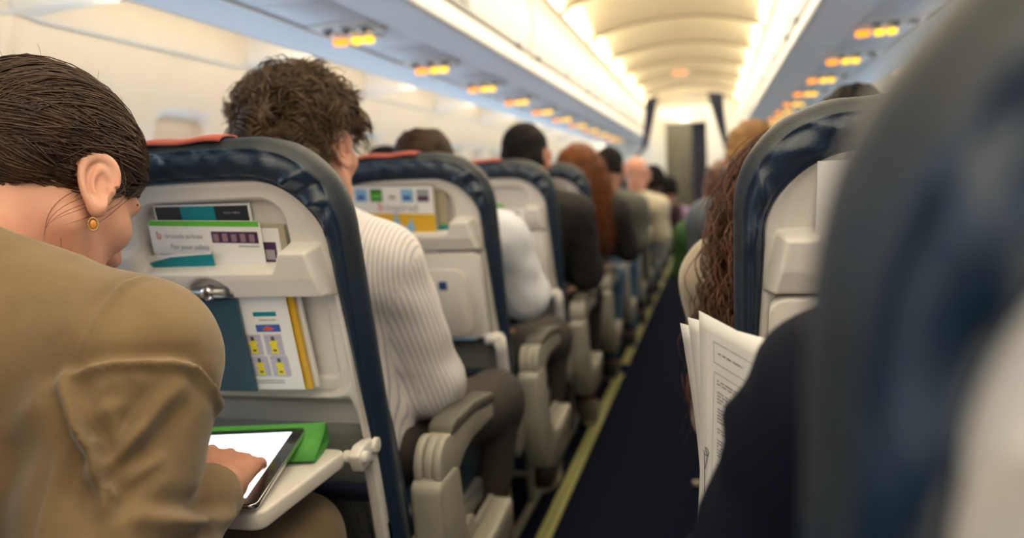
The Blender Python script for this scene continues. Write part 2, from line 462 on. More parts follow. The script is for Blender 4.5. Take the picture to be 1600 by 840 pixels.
# ------------------------------------------------------------------ ceiling
RIB=1.11; RY=5.94
def ceiling():
    r=thing('ceiling',None,None); r['kind']='structure'
    k0=int((Y0-RY)//RIB)
    for k in range(k0,7):
        ya=RY+k*RIB; yb=ya+RIB
        ya=max(ya,Y0)
        if ya>=Y1: break
        yb=min(yb,Y1)
        nu,nv=50,24; t=np.linspace(0,1,nv); u=np.linspace(-1,1,nu)
        tt,uu=np.meshgrid(t,u,indexing='ij')
        x=.625*uu; z=2.115+.115*(1-uu**2)
        # each panel swells downward toward its far end then tucks up at the joint
        y=ya+.004+(yb-ya-.008)*tt
        z=z+.13*(1-tt)**1.3*sstep(0,.06,tt)+.0
        # soft rounded ends at the light cove
        e=sstep(.93,1.0,np.abs(uu)); z=z+.03*e
        V=np.stack([x,y,z],-1).reshape(-1,3)
        obj('ceiling_panel',fastmesh('ceiling_panel',V,gridfaces(nv,nu),M['ceil']),r)
        g=MB(); V=[];
        n=30
        for j in range(n+1):
            u_=-1+2*j/n; V+= [(.60*u_,yb-.012,2.108+.115*(1-u_*u_)),(.60*u_,yb+.012,2.108+.115*(1-u_*u_)),(.60*u_,yb+.008,2.16+.115*(1-u_*u_)),(.60*u_,yb-.008,2.16+.115*(1-u_*u_))]
        F=[]
        for j in range(n):
            for q in range(4): F.append((j*4+q,j*4+(q+1)%4,j*4+4+(q+1)%4,j*4+4+q))
        g.add(V,F); g.build('ceiling_rib',M['rib'],r,smooth=True)
        for s in (-1,1):
            g=MB(); g.box((min(s*.60,s*.70),yb-.03,2.085),(max(s*.60,s*.70),yb+.03,2.24)); g.build('rib_glow_stop',M['ceil'],r,bevel=.008)  # box added to block the cove glow at each joint
    for s in (-1,1):
        # cover behind the light strip and the outer skin above the bins
        sec=[(.60,2.20),(.72,2.21),(.72,2.09),(1.3,2.09)]
        V=[(s*p[0],y,p[1]) for y in (Y0,Y1) for p in sec]
        obj('light_cove',fastmesh('light_cove',V,gridfaces(2,4),M['ceil'],False),r)
        g=MB(); g.tube([(s*.668,Y0,2.135),(s*.668,Y1,2.135)],.018,8,caps=False); g.build('light_tube',M['glow'],r,smooth=True)
    return r
ceiling()

# ------------------------------------------------------------------ far bulkheads, curtains, galley
YB=11.5
def far_end():
    for side,poly in (('back_left',[(-1.85,0),(-.40,0),(-.40,2.26),(-1.85,2.26)]),('back_right',[(.19,0),(1.85,0),(1.85,2.26),(.19,2.26)])):
        g=MB(); g.prism(poly,YB,YB+.05,'y'); tag(g.build('wall_'+side,M['bulk'],bevel=.004),kind='structure')
    g=MB(); g.prism([(-.40,1.86),(.19,1.86),(.19,2.3),(-.40,2.3)],YB,YB+.05,'y'); tag(g.build('wall_back_header',M['bulk']),kind='structure')
    g=MB(); g.box((-.43,YB-.03,0),(-.39,YB+.06,1.9)); g.box((.17,YB-.03,1.85),(.2,YB+.06,1.88)); g.box((-.43,YB-.03,1.84),(.2,YB+.06,1.875)); tag(g.build('trim_7',M['bulk'],bevel=.004),kind='structure')
    g=MB(); g.box((-.5,YB+.55,0),(.02,YB+.6,2.0)); g.box((-.45,YB+.54,.1),(-.0,YB+.552,1.72)); o=g.build('door_1',M['galley'],bevel=.006); tag(o,kind='structure')
    g=MB(); g.tube([(-.06,YB+.54,.95),(-.06,YB+.51,.95),(-.06,YB+.51,1.08),(-.06,YB+.54,1.08)],.008,8); g.build('door_handle',M['greymetal'],o,smooth=True)
    g=MB(); g.box((-1.9,YB+.62,0),(1.9,YB+.66,2.4)); tag(g.build('wall_galley',M['galley']),kind='structure')
    g=MB(); g.box((-1.9,YB+.05,-.05),(1.9,YB+.66,0)); tag(g.build('floor_galley',M['carpet']),kind='structure')
    def cloth(name,label,top,bot,yc,folds,amp,nrow=30,sway=None):
        """pleated cloth between two edge lines; top/bot = (x0,x1,z)"""
        V=[];n=80
        for i in range(nrow+1):
            t=i/nrow; w=sway(t) if sway else t
            x0=top[0]+(bot[0]-top[0])*w; x1=top[1]+(bot[1]-top[1])*w; z=top[2]+(bot[2]-top[2])*t
            for j in range(n+1):
                q=j/n; V.append((x0+(x1-x0)*q, yc+amp*math.sin(q*folds*2*PI+.6*math.sin(3*t)), z+.006*math.sin(q*9)))
        o=obj(name,fastmesh(name,V,gridfaces(nrow+1,n+1),M['curtain'])); md=o.modifiers.new('s','SOLIDIFY'); md.thickness=.003
        return tag(o,label,'curtain')
    cloth('curtain','dark navy pleated curtain hanging in the far galley doorway',(-.02,.185,1.86),(-.02,.185,.02),YB+.1,6,.02)
    # divider curtains, tied back, with rails
    yc=8.775
    sw=lambda t:t**.8
    r=thing('divider_curtain','dark navy curtain tied back at the left end of the cabin divider','curtain',(0,yc,0))
    def swag(parent,sd):
        V=[];n=60;nr=40
        for i in range(nr+1):
            t=i/nr; 
            if sd<0: xc=-.375-.12*t**1.3-.18*max(0,t-.8)*5*.6; w=.075*(1-t)+.03+.05*max(0,t-.8)*5*.4
            else: xc=.30+.13*t**1.2; w=.095*(1-t)**1.1+.03
            z=1.95-.68*t
            for j in range(n+1):
                q=j/n-.5; V.append((xc+w*q*(1.8 if False else 1.3),.022*(1-.5*t)*math.sin(q*5*2*PI),z-.02*q*sd))
        o=obj('cloth',fastmesh('cloth',V,gridfaces(nr+1,n+1),M['curtain']),parent); md=o.modifiers.new('s','SOLIDIFY'); md.thickness=.004
        g=MB(); xe=-.6 if sd<0 else .43
        g.tube([(xe+.055*math.cos(a),.05*math.sin(a),1.27) for a in np.linspace(0,2*PI,17)],.012,8,caps=False); g.build('tie_back',M['curtain'],parent,smooth=True)
        V=[];
        for i in range(21):
            t=i/20; xc=xe-sd*0; w=.10+.05*t
            for j in range(n+1):
                q=j/n-.5; V.append((xc+w*q,.028*math.sin(q*5*2*PI),1.27-t*.95))
        o=obj('tail',fastmesh('tail',V,gridfaces(21,n+1),M['curtain']),parent); md=o.modifiers.new('s','SOLIDIFY'); md.thickness=.004
    swag(r,-1)
    r2=thing('divider_curtain','dark navy curtain tied back at the right end of the cabin divider','curtain',(0,yc,0)); swag(r2,1)
    for s,nm in ((-1,'left'),(1,'right')):
        g=MB()
        g.prism([(s*.60,0.05),(s*.60,1.25),(s*.56,1.35),(s*.60,1.59),(s*1.78,1.59),(s*1.80,.05)],yc+.03,yc+.05,'y') if False else None
    # header signs
    for (x,y,z,w,h,m,l) in ((-.07,8.9,2.20,.16,.045,'redsign','small orange-red lit sign high on the ceiling before the galley'),(-.12,YB-.05,1.985,.13,.08,'pinksign','small pink glowing sign above the galley doorway'),(.08,YB-.04,1.99,.2,.04,'palesign','faint pink notice to the right of the glowing sign above the doorway')):
        g=MB(); g.box((x-w/2,y-.012,z-h/2),(x+w/2,y+.012,z+h/2)); g.box((x-w/2+.01,y-.014,z-h/2+.008),(x+w/2-.01,y-.012,z+h/2-.008),1)
        mm={'redsign':mat('sign_red',(.8,.25,.12),.5,emit=(1,.25,.08),estr=1.2),'pinksign':mat('sign_pink',(.9,.35,.4),.5,emit=(1,.3,.35),estr=1.6),'palesign':mat('sign_pale',(.8,.5,.45),.5,emit=(1,.45,.4),estr=.4)}[m]
        tag(g.build('ceiling_sign',[M['bulk'],mm]),l,'sign')
    g=MB(); g.sphere((0,0,0),(.07,.05,.03)); o=g.build('dome_light',mat('dome_glow',(1,.95,.85),.4,emit=(1,.93,.75),estr=7),smooth=True,loc=(-.12,YB-.1,1.90)); tag(o,'small bright white lamp just below the pink glowing sign','lamp')
far_end()
# rear closure behind the camera
g=MB(); g.box((-1.9,Y0-.05,0),(1.9,Y0,2.4)); tag(g.build('wall_rear',M['bulk']),kind='structure')
g=MB(); g.prism([(-2.0,1.5),(-1.35,2.25),(-.7,2.45),(.7,2.45),(1.35,2.25),(2.0,1.5),(2.02,1.5),(1.37,2.29),(.7,2.49),(-.7,2.49),(-1.37,2.29),(-2.02,1.5)],Y0,Y1,'y'); tag(g.build('ceiling_skin',M['wall']),kind='structure')
# ------------------------------------------------------------------ seats
M['leather']=mat('navy_leather',(.012,.028,.056),.34,bump=.12,bscale=420,var=.15,vscale=9,coat=.12,croughness=.35)
M['leather_top']=mat('worn_navy_leather',(.021,.028,.038),.45,spec=.4,bump=.15,bscale=420,var=.2,vscale=14)
M['shell']=mat('seat_shell_plastic',(.76,.73,.70),.38,var=.02,vscale=3)
M['shell_grey']=mat('grey_seat_fabric_panel',(.17,.18,.17),.6,var=.08,vscale=12)
M['red']=mat('red_headrest_cloth',(.42,.075,.05),.85,bump=.3,bscale=500,sheen=.2)
M['armplastic']=mat('beige_arm_plastic',(.33,.315,.27),.38,var=.03)
M['armpad']=mat('olive_grey_pad',(.10,.095,.075),.55,bump=.1,bscale=300)
M['strap']=mat('navy_strap',(.008,.012,.035),.8)
M['mesh']=mat('dark_mesh_pocket',(.05,.05,.055),.8,bump=.5,bscale=200)
M['bluelit']=mat('painted_blue_glint',(.25,.45,.7),.3)  # blue window reflection put into the colour, the plastic itself is pale
TILT=math.radians(12.4); CT,ST=math.cos(TILT),math.sin(TILT)
PITCH=.78; ROW1=1.155
def rowy(n): return ROW1+PITCH*(n-1)
def TB(u,w,d):
    """seat-back coordinates (across, up the back, depth forwards) -> seat local"""
    return (u, -w*ST+d*CT, .45+w*CT+d*ST)
def TBa(A): 
    A=np.asarray(A,float); return np.stack([A[...,0],-A[...,1]*ST+A[...,2]*CT,.45+A[...,1]*CT+A[...,2]*ST],-1)
HW=.230; WT=.699; RX=.135; RZ=.135
def insg(w): return np.interp(w,[.08,.20,.30,.42,.53],[.0,.06,.22,.38,.52])
def outline(n=150,a=0.,wb=-.02):
    """inverted U, from bottom left over the top to bottom right, inset by a. returns (n,2) points and normals"""
    pts=[]
    hw,wt=HW-a,WT-a; rx,rz=max(.02,RX-a*.7),max(.02,RZ-a*.7); e=2.35
    side=np.linspace(wb,wt-rz,44)[:-1]
    for w in side: pts.append((-hw,w))
    for t in np.linspace(PI,PI/2,30):
        c,s_=math.cos(t),math.sin(t); pts.append((-(hw-rx)-rx*abs(c)**(2/e), wt-rz+rz*abs(s_)**(2/e)))
    for u in np.linspace(-(hw-rx),0,12)[1:]: pts.append((u,wt))
    L=pts[:]; pts+= [(-p[0],p[1]) for p in L[::-1][1:]]
    P=np.array(pts)
    # a slight crown along the top
    P[:,1]+= .010*np.clip(1-(P[:,0]/.2)**2,0,1)*sstep(wt-rz,wt,P[:,1])
    P[:,0]+=np.sign(P[:,0])*max(0,a-.012)*(1-insg(P[:,1])-(1-.52)*sstep(.55,.665,P[:,1]))
    return P
def cover_mesh(hi=True):
    prof=[(.064,.012),(.059,.003),(.056,-.003),(.052,-.0065),(.0505,-.0055),(.0485,-.0075),(.040,-.0115),(.028,-.0125),(.019,-.0095),(.0145,-.0035),(.0115,-.0055),(.0085,-.0045),(.0075,.001),(.002,.006),(-.001,.011),(-.0025,.020),(-.0015,.030),(.002,.040),(.004,.043),(.006,.0425),(.009,.048),(.020,.060),(.036,.068),(.055,.074)]
    rows=[]
    # arclength for wrinkles
    P0=outline(a=.0); s=np.concatenate([[0],np.cumsum(np.linalg.norm(np.diff(P0,axis=0),axis=1))]); mid=s[-1]/2
    topm=.12+.88*sstep(.44,.56,P0[:,1])       # 1 on the curved top
    r=np.random.default_rng(3)
    wr=np.zeros(len(s)); 
    ws=[(mid+x,a_,w_,k_) for x,a_,w_,k_ in [(-.33,.9,.016,1.2),(-.26,.8,.012,-.8),(-.19,.8,.018,1.6),(-.12,1.,.014,1.8),(-.075,.7,.010,1.2),(-.02,1.,.016,2.0),(.04,.9,.012,1.5),(.085,.7,.018,1.9),(.135,.6,.012,1.0),(.185,1.,.010,-.5),(.212,-.8,.009,-.7),(.24,1.,.009,-.6),(.28,.8,.014,.8),(.36,.4,.02,.9)]]
    for i,(a,d) in enumerate(prof):
        P=outline(a=a)
        band=math.exp(-((a-.030)/.019)**4) if d<.005 else (.5*math.exp(-((d-.026)/.014)**2) if a<.012 else 0)
        dd=np.full(len(P),d)
        disp=np.zeros(len(P))
        for c,am,wd,kk in ws:
            x_=(s-c-(a-.03)*kk)/wd; disp+=am*np.exp(-x_**2)*(1+.7*np.tanh(2*x_))
        disp=disp*band*topm*.011
        if d<.005: dd=dd-disp
        # gathers on the crown seam
        if .0<a<.012 and d<.03: dd=dd
        q=np.concatenate([P,dd[:,None]],1)
        if a<.012 and d>=.001: q[:,1]+= .0015*np.sin(s*90)*topm*band
        # horizontal seam on both uprights
        z=P[:,1]; g=np.exp(-((z-.523)/.003)**2)
        q[:,2]+= (.003*g if d<.005 else 0)
        rows.append(q)
    # bolstered front face closing toward the centre
    last=rows[-1]
    for f,dp in ((.8,.084),(.6,.084),(.35,.078),(.12,.075),(0,.075)):
        q=last.copy(); q[:,0]=last[:,0]*f; q[:,1]=last[:,1]*(1-(1-f)*.0)+np.where(last[:,1]>.5,-(1-f)*.06,0)
        q[:,2]=dp+.018*math.cos(0)*np.exp(-((q[:,1]-.62)/.09)**2)*f
        rows.append(q)
    A=np.array(rows)              # (nprof, nout, 3)
    V=TBa(A.reshape(-1,3)); Q=gridfaces(A.shape[0],A.shape[1],flip=False)
    me=fastmesh('leather_cover',V,Q,[M['leather'],M['leather_top']])
    mi=np.zeros(len(Q),np.int32); n1=A.shape[1]-1
    ii=np.arange(len(Q))//n1; jj=np.arange(len(Q))%n1
    top=P0[jj,1]>.50
    mi[(ii>=11)&(ii<18)&top]=1
    me.polygons.foreach_set('material_index',mi)
    return me
def shell_half(w):
    P=outline(a=.052); h=np.interp(w,P[:len(P)//2+1,1]+1e-9*np.arange(len(P)//2+1),-P[:len(P)//2+1,0]); return h
def rbox(u,w,cu,cw,hu,hw_,r):
    du=np.abs(u-cu)-hu+r; dw=np.abs(w-cw)-hw_+r
    return np.sqrt(np.maximum(du,0)**2+np.maximum(dw,0)**2)+np.minimum(np.maximum(du,dw),0)-r
def shell_height(u,w,deployed):
    h=np.full_like(u,.0)
    # bright outer rim roll then a slightly sunk field
    e=.9
    # upper literature recess
    taper=.128-.10*(w-.52)*.35
    q=rbox(u/taper*.125,w,0,.545,.125,.073,.035)
    rec=sstep(.006,-.006,q)
    h-=.020*rec
    # side shoulder that the recess is cut from: soft crease lines
    # ledge
    lt=.549-.029*sstep(.130,.112,np.abs(u+.002))           # dips across the pocket mouth
    lw=.199-.012*(w-.47)/.06
    led=sstep(lt+.0025,lt-.004,w)*sstep(lw,lw-.018,np.abs(u))*sstep(.468,.474,w)
    h=np.where(led>0, h*(1-led)+(.034-.008*np.clip((.505-w)/.035,0,1))*led, h)
    # latch scoop in the ledge
    rr=np.sqrt(((u+.008)/.042)**2+((np.maximum(w-.474,0))/.036)**2)
    sc=sstep(1.05,.8,rr)*sstep(.466,.470,w)
    h=h-.013*sc*led
    if deployed:
        q=rbox(u,w,0,.405,.184,.115,.05)
        h-=.016*sstep(.006,-.006,q)*(w<.474)
        # inner magazine well
        q=rbox(u,w,0,.41,.162,.088,.01)
        h-=.006*sstep(.003,-.003,q)*(w<.474)
        # lip holding the magazines
        lp=sstep(.004,-.002,np.abs(w-.322)-.010)*sstep(.112,.106,np.abs(u+.02))
        h+=.026*lp
    else:
        h+=.0*u
    # lower shell sweeps forward
    fl=.178+.012*sstep(.32,.18,w)
    h-=(.040*sstep(.300,.262,w) if deployed else .03*sstep(.25,.21,w))*sstep(fl+.008,fl-.004,np.abs(u))
    h+=.006*sstep(.008,.0,np.abs(np.abs(u)-.198))*sstep(.45,.3,w)
    # rounded rim along the outline
    return h
def shell_mesh(deployed,nu=170,nw=260):
    wtop=WT-.052+.0098
    t=np.linspace(0,1,nw); w=np.concatenate([np.linspace(-.02,.56,int(nw*.8)),.56+(wtop-.56)*(1-np.linspace(1,0,int(nw*.2)+2)[1:]**2)])
    hw=shell_half(w)+.004; s=np.linspace(-1,1,nu)
    U=hw[:,None]*s[None,:]; W=np.repeat(w[:,None],nu,1)
    H=shell_height(U,W,deployed)
    # roll-over at the rim
    de=np.minimum(hw[:,None]-np.abs(U),np.maximum(wtop-W,0)*1.0+.0)
    H-=.006*np.exp(-de/.004)
    H+=.004*np.exp(-((de-.012)/.008)**2)
    V=TBa(np.stack([U,W,-H+.004],-1).reshape(-1,3))
    return fastmesh('seat_shell',V,gridfaces(len(w),nu),M['shell'])
def loftbox(W_,fn,mat_,name):
    pass
def rounded_slab(name,hu,w0,w1,d0,d1,r,m,parent,bev=.004,raised=None):
    pts=[]
    for (cu,cw,a0) in ((hu-r,w1-r,0),(-(hu-r),w1-r,PI/2),(-(hu-r),w0+r,PI),(hu-r,w0+r,3*PI/2)):
        for k in range(7):
            a=a0+k/6*PI/2; pts.append((cu+r*math.cos(a),cw+r*math.sin(a)))
    g=MB(); n=len(pts)
    V=[TB(p[0],p[1],d0) for p in pts]+[TB(p[0],p[1],d1) for p in pts]
    g.add(V,[tuple(range(n-1,-1,-1)),tuple(range(n,2*n))]+[(i,(i+1)%n,(i+1)%n+n,i+n) for i in range(n)])
    return g.build(name,m,parent,bevel=bev)
PADPOLY=[(.115,.655),(.13,.676),(.155,.686),(.30,.676),(.425,.632),(.437,.622),(.437,.60),(.42,.593),(.30,.628),(.165,.636)]
def armrest(u,parent,pad=True,knuckle=True):
    """fold-up arm: beige body, dark soft top, round pivot"""
    g=MB()
    g.prism([(.10,.600),(.15,.615),(.30,.617),(.425,.600),(.437,.575),(.432,.560),(.36,.560),(.29,.562),(.23,.552),(.185,.530),(.165,.505),(.13,.500),(.10,.52)],u-.022,u+.022,'x')
    a=g.build('armrest',M['armplastic'],parent,bevel=.006,seg=3)
    g=MB(); g.prism([(.150,.610),(.160,.628),(.18,.634),(.30,.634),(.425,.618),(.440,.608),(.440,.596),(.43,.594),(.30,.612),(.16,.610)],u-.025,u+.025,'x')
    g.build('soft_pad',M['armpad'],a,bevel=.006,seg=3)
    if knuckle:
        for x0,x1,r in ((-.026,-.010,.050),(-.009,.009,.046),(.010,.026,.050)):
            g=MB(); V=[]; pl=[(.125+r*math.cos(t),.566+r*1.08*math.sin(t)) for t in np.linspace(0,2*PI,29)[:-1]]
            pl=[(y,max(z,.535)) for y,z in pl]
            g.prism(pl,u+x0,u+x1,'x'); g.build('pivot_cover',M['armplastic'],a,bevel=.004,seg=2)
    return a
def side_fairing(u,parent):
    g=MB()
    P=[(.062,.540),(.075,.555),(.15,.555),(.172,.545),(.182,.51),(.20,.42),(.235,.36),(.30,.325),(.40,.325),(.48,.335),(.525,.342),(.54,.325),(.535,.29),(.47,.252),(.34,.225),(.25,.225),(.16,.255),(.10,.32),(.07,.41)]
    g.prism(P,u-.030,u+.030,'x'); f=g.build('side_fairing',M['armplastic'],parent,bevel=.010,seg=3)
    g=MB(); g.prism([(.24,.350),(.30,.36),(.34,.372),(.365,.368),(.38,.340),(.52,.348),(.52,.342),(.28,.320)],u-.026,u-.012,'x'); g.build('fairing_fin',M['armplastic'],f,bevel=.003)
    return f
def seat_base(parent,us):
    for u in us:
        # front and rear legs joined by a floor shoe
        u=u*.79
        g=MB(); g.prism([(.70,.006),(.72,.006),(.72,.024),(.70,.024)],u-.19,u,'x'); g.build('floor_crossbar',M['armplastic'],parent,bevel=.003)
        for y in (.47,.18):
            g=MB(); g.prism([(y-.016,.0),(y+.016,.0),(y+.012-.03,.34),(y-.020-.03,.34)],u-.010,u+.010,'x'); g.build('leg',M['armplastic'],parent,bevel=.003)
        g=MB(); g.prism([(.12,.006),(.72,.006),(.72,.024),(.12,.024)],u-.012,u+.012,'x'); g.build('floor_rail',M['armplastic'],parent,bevel=.003)
def make_seat(kind,deployed):
    """kind: 'aisle_left','aisle_right','inner'"""
    r=thing('passenger_seat','seat','seat')
    obj('leather_cover',COVER,r); obj('seat_shell',SHELL_D if deployed else SHELL_S,r)
    # cushion
    V=[];
    sec=[(.09,.40),(.09,.47),(.12,.492),(.25,.487),(.45,.502),(.515,.495),(.54,.47),(.54,.42),(.50,.39),(.20,.375)]
    us=[-.213,-.210,-.195,-.12,0,.12,.195,.210,.213]; sc=[.55,.85,.99,.97,.95,.97,.99,.85,.55]
    for u_,s_ in zip(us,sc):
        for y,z in sec: V.append((u_,.315+(y-.315)*(1-(1-s_)*.25),.44+(z-.44)*s_))
    me=fastmesh('cushion',np.array(V),gridfaces(len(us),len(sec),True),M['leather'])
    bm=bmesh.new(); bm.from_mesh(me); bm.verts.ensure_lookup_table()
    bm.faces.new([bm.verts[i] for i in range(len(sec))]); bm.faces.new([bm.verts[len(V)-1-i] for i in range(len(sec))]); bmesh.ops.recalc_face_normals(bm,faces=bm.faces)
    for f in bm.faces: f.smooth=True
    bm.to_mesh(me); bm.free()
    c=obj('cushion',me,r); md=c.modifiers.new('s','SUBSURF'); md.levels=1; md.render_levels=1
    # red cloth tab lying over the crown
    P=[]; 
    us=np.linspace(-.20,.048,22)
    prof=[(.001,.002),(.005,.006),(.0065,.012),(.0065,.024),(.0045,.036),(.001,.048),(-.02,.066),(-.09,.096),(-.20,.104)]
    for u_ in us:
        for a,d in prof:
            w_=WT+.010*(1-min(1,abs(u_)/.2)**2)+a
            if abs(u_)>HW-RX:
                t=(abs(u_)-(HW-RX))/RX; w_-=RZ*(1-(1-t**2.35)**(1/2.35))
            P.append(TB(u_,w_+.0018*math.sin(u_*60),d))
    o=obj('headrest_cloth',fastmesh('headrest_cloth',np.array(P),gridfaces(len(us),len(prof)),M['red']),r); md=o.modifiers.new('s','SOLIDIFY'); md.thickness=.003; md.offset=1
    # latch
    g=MB(); l0=TB(-.036,.484,-.023); l1=TB(.022,.484,-.023)
    g.tube([l0,l1],.0085,12); l=g.build('tray_latch',M['greymetal'],r,smooth=True)
    g=MB(); g.tube([TB(-.008,.484,-.018),TB(-.008,.484,-.030),TB(-.008,.484,-.034)],[.012,.012,.008],16); g.build('latch_button',M['chrome'],l,smooth=True)
    if deployed:
        # tray let down, with its side arms
        g=MB(); z=.648+.0
        def pt(u,y,zz): return (u,y,zz)
        y0,y1=-.335,-.095; hu=.190; rr=.018
        pts=[]
        for (cx,cy,a0) in ((hu-rr,y1-rr,0),(-(hu-rr),y1-rr,PI/2),(-(hu-rr),y0+rr,PI),(hu-rr,y0+rr,3*PI/2)):
            for k in range(7):
                a=a0+k/6*PI/2; pts.append((cx+rr*math.cos(a),cy+rr*math.sin(a)))
        g.prism(pts,.643,.668,'z'); t=g.build('tray_table',M['shell'],r,bevel=.005,seg=3)
        g=MB(); n=40; V=[];F=[]
        for k in range(n):
            a=2*PI*k/n; V+= [(.115+.036*math.cos(a),-.16+.036*math.sin(a),.6684),(.115+.0335*math.cos(a),-.16+.0335*math.sin(a),.6690),(.115+.032*math.cos(a),-.16+.032*math.sin(a),.6684)]
        for k in range(n):
            for q in range(2): F.append((k*3+q,k*3+q+1,((k+1)%n)*3+q+1,((k+1)%n)*3+q))
        g.add(V,F); g.build('cup_ring',M['shell'],t,smooth=True)
        for s in (-1,1):
            g=MB(); P=[(-.108,.648),(-.09,.656),(-.068,.657),(-.05,.645),(-.044,.615),(-.036,.575),(-.028,.53),(-.020,.47)]
            for k in range(len(P)-1): pass
            th=[.016,.019,.018,.016,.016,.015,.014,.012]
            L=[];R_=[]
            for k,(y,zz) in enumerate(P):
                a=P[max(k-1,0)];b=P[min(k+1,len(P)-1)]; dx,dz=b[0]-a[0],b[1]-a[1]; l_=math.hypot(dx,dz); nx,nz=-dz/l_,dx/l_
                L.append((y+nx*th[k],zz+nz*th[k])); R_.append((y-nx*th[k],zz-nz*th[k]))
            g.prism(L+R_[::-1],s*.208-.010,s*.208+.010,'x'); g.build('tray_arm',M['shell'],r,bevel=.004,seg=3)
            g=MB(); g.tube([(s*.186,-.098,.657),(s*.226,-.098,.657)],[.010,.010],16); g.build('tray_hinge',M['shell'],r,bevel=.003)
            g=MB(); g.tube([(s*.203,-.055,.662),(s*.224,-.055,.662)],.013,16); g.build('hinge_cap',M['shell'],r,bevel=.003)
    else:
        t=rounded_slab('tray_table',.190,.238,.466,-.022,.0,.022,M['shell'],r)
        # raised centre panel
        rounded_slab('tray_panel',.150,.243,.425,-.0265,-.02,.035,M['shell'],t,bev=.0025)
        rounded_slab('label_sticker',.011,.372,.394,-.0275,-.026,.001,M['strap_blue'],t,bev=0).location=tuple(np.array(TB(.085,0,0))-np.array(TB(0,0,0)))
        rounded_slab('tray_glint_edge',.155,.234,.2385,-.024,-.002,.001,M['bluelit'],t,bev=.001)  # thin blue strip painted as reflected window light
        for s in (-1,1):
            g=MB(); P=[TB(s*.214,.262,-.016),TB(s*.214,.235,-.022),TB(s*.214,.21,-.016)]
            g.tube([TB(s*.180,.236,-.018),TB(s*.222,.236,-.018)],.016,16); g.build('tray_hinge',M['shell'],r,smooth=True); g=MB(); g.tube([TB(s*.212,.236,-.018),TB(s*.216,.20,-.012),TB(s*.216,.12,.004),TB(s*.216,.05,.012)],[.018,.014,.011,.010],10); g.build('tray_arm',M['shell'],r,smooth=True)
    # lower rear pocket, strap
    g=MB(); V=[];nu_,nw_=24,30
    for j in range(nw_):
        w=.0+.235*j/(nw_-1)
        for i in range(nu_):
            u=-.20+.40*i/(nu_-1); V.append(TB(u,w,.028-.030*math.sin(PI*i/(nu_-1))**.4*(math.sin(PI*min(1,(j+1)/nw_))**.6)))
    obj('rear_panel',fastmesh('rear_panel',np.array(V),gridfaces(nw_,nu_),M['shell_grey']),r)
    g=MB(); g.prism([(-.19,.125),(.19,.145),(.19,.17),(-.19,.15)],0,1,'z')
    V=[TB(u,w,d) for u in np.linspace(-.20,.20,12) for (w,d) in ((.118+.0,-.010),(.118,-.016),(.148,-.016),(.148,-.010))]
    obj('pocket_strap',fastmesh('pocket_strap',np.array(V),gridfaces(12,4,True),M['strap']),r)
    # mesh pocket below
    V=[TB(u,w,-.004-.022*math.sin(PI*(u+.18)/.36)) for w in np.linspace(-.02,.118,12) for u in np.linspace(-.18,.18,20)]
    obj('mesh_pocket',fastmesh('mesh_pocket',np.array(V),gridfaces(12,20),M['mesh']),r)
    # lower frame
    g=MB(); g.box((-.22,.06,.34),(.22,.50,.40)); g.build('seat_frame',M['greymetal'],r,bevel=.01)
    for s in (-1,1):
        g=MB(); g.prism([(-.0,.45),(.10,.45),(.14,.36),(.03,.33),(-.03,.38)],s*.222-.008,s*.222+.008,'x'); g.build('recline_bracket',M['armplastic'],r,bevel=.004)
    if kind=='aisle_left':  armrest(.250,r); side_fairing(.250,r); seat_base(r,(.19,)); armrest(-.250,r)
    elif kind=='aisle_right': armrest(-.250,r); side_fairing(-.250,r); seat_base(r,(-.19,)); armrest(.250,r)
    else: seat_base(r,(0,)); armrest(-.250,r,knuckle=True)
    return r
M['strap_blue']=mat('blue_label',(.02,.07,.28),.4)
COVER=cover_mesh(); SHELL_D=shell_mesh(True); SHELL_S=shell_mesh(False)
ORD=['first','second','third','fourth','fifth','sixth','seventh','eighth','ninth','tenth','eleventh','twelfth','thirteenth']
XC=.500; XB=1.000; XA=1.500
NROW=12
SEATS={}
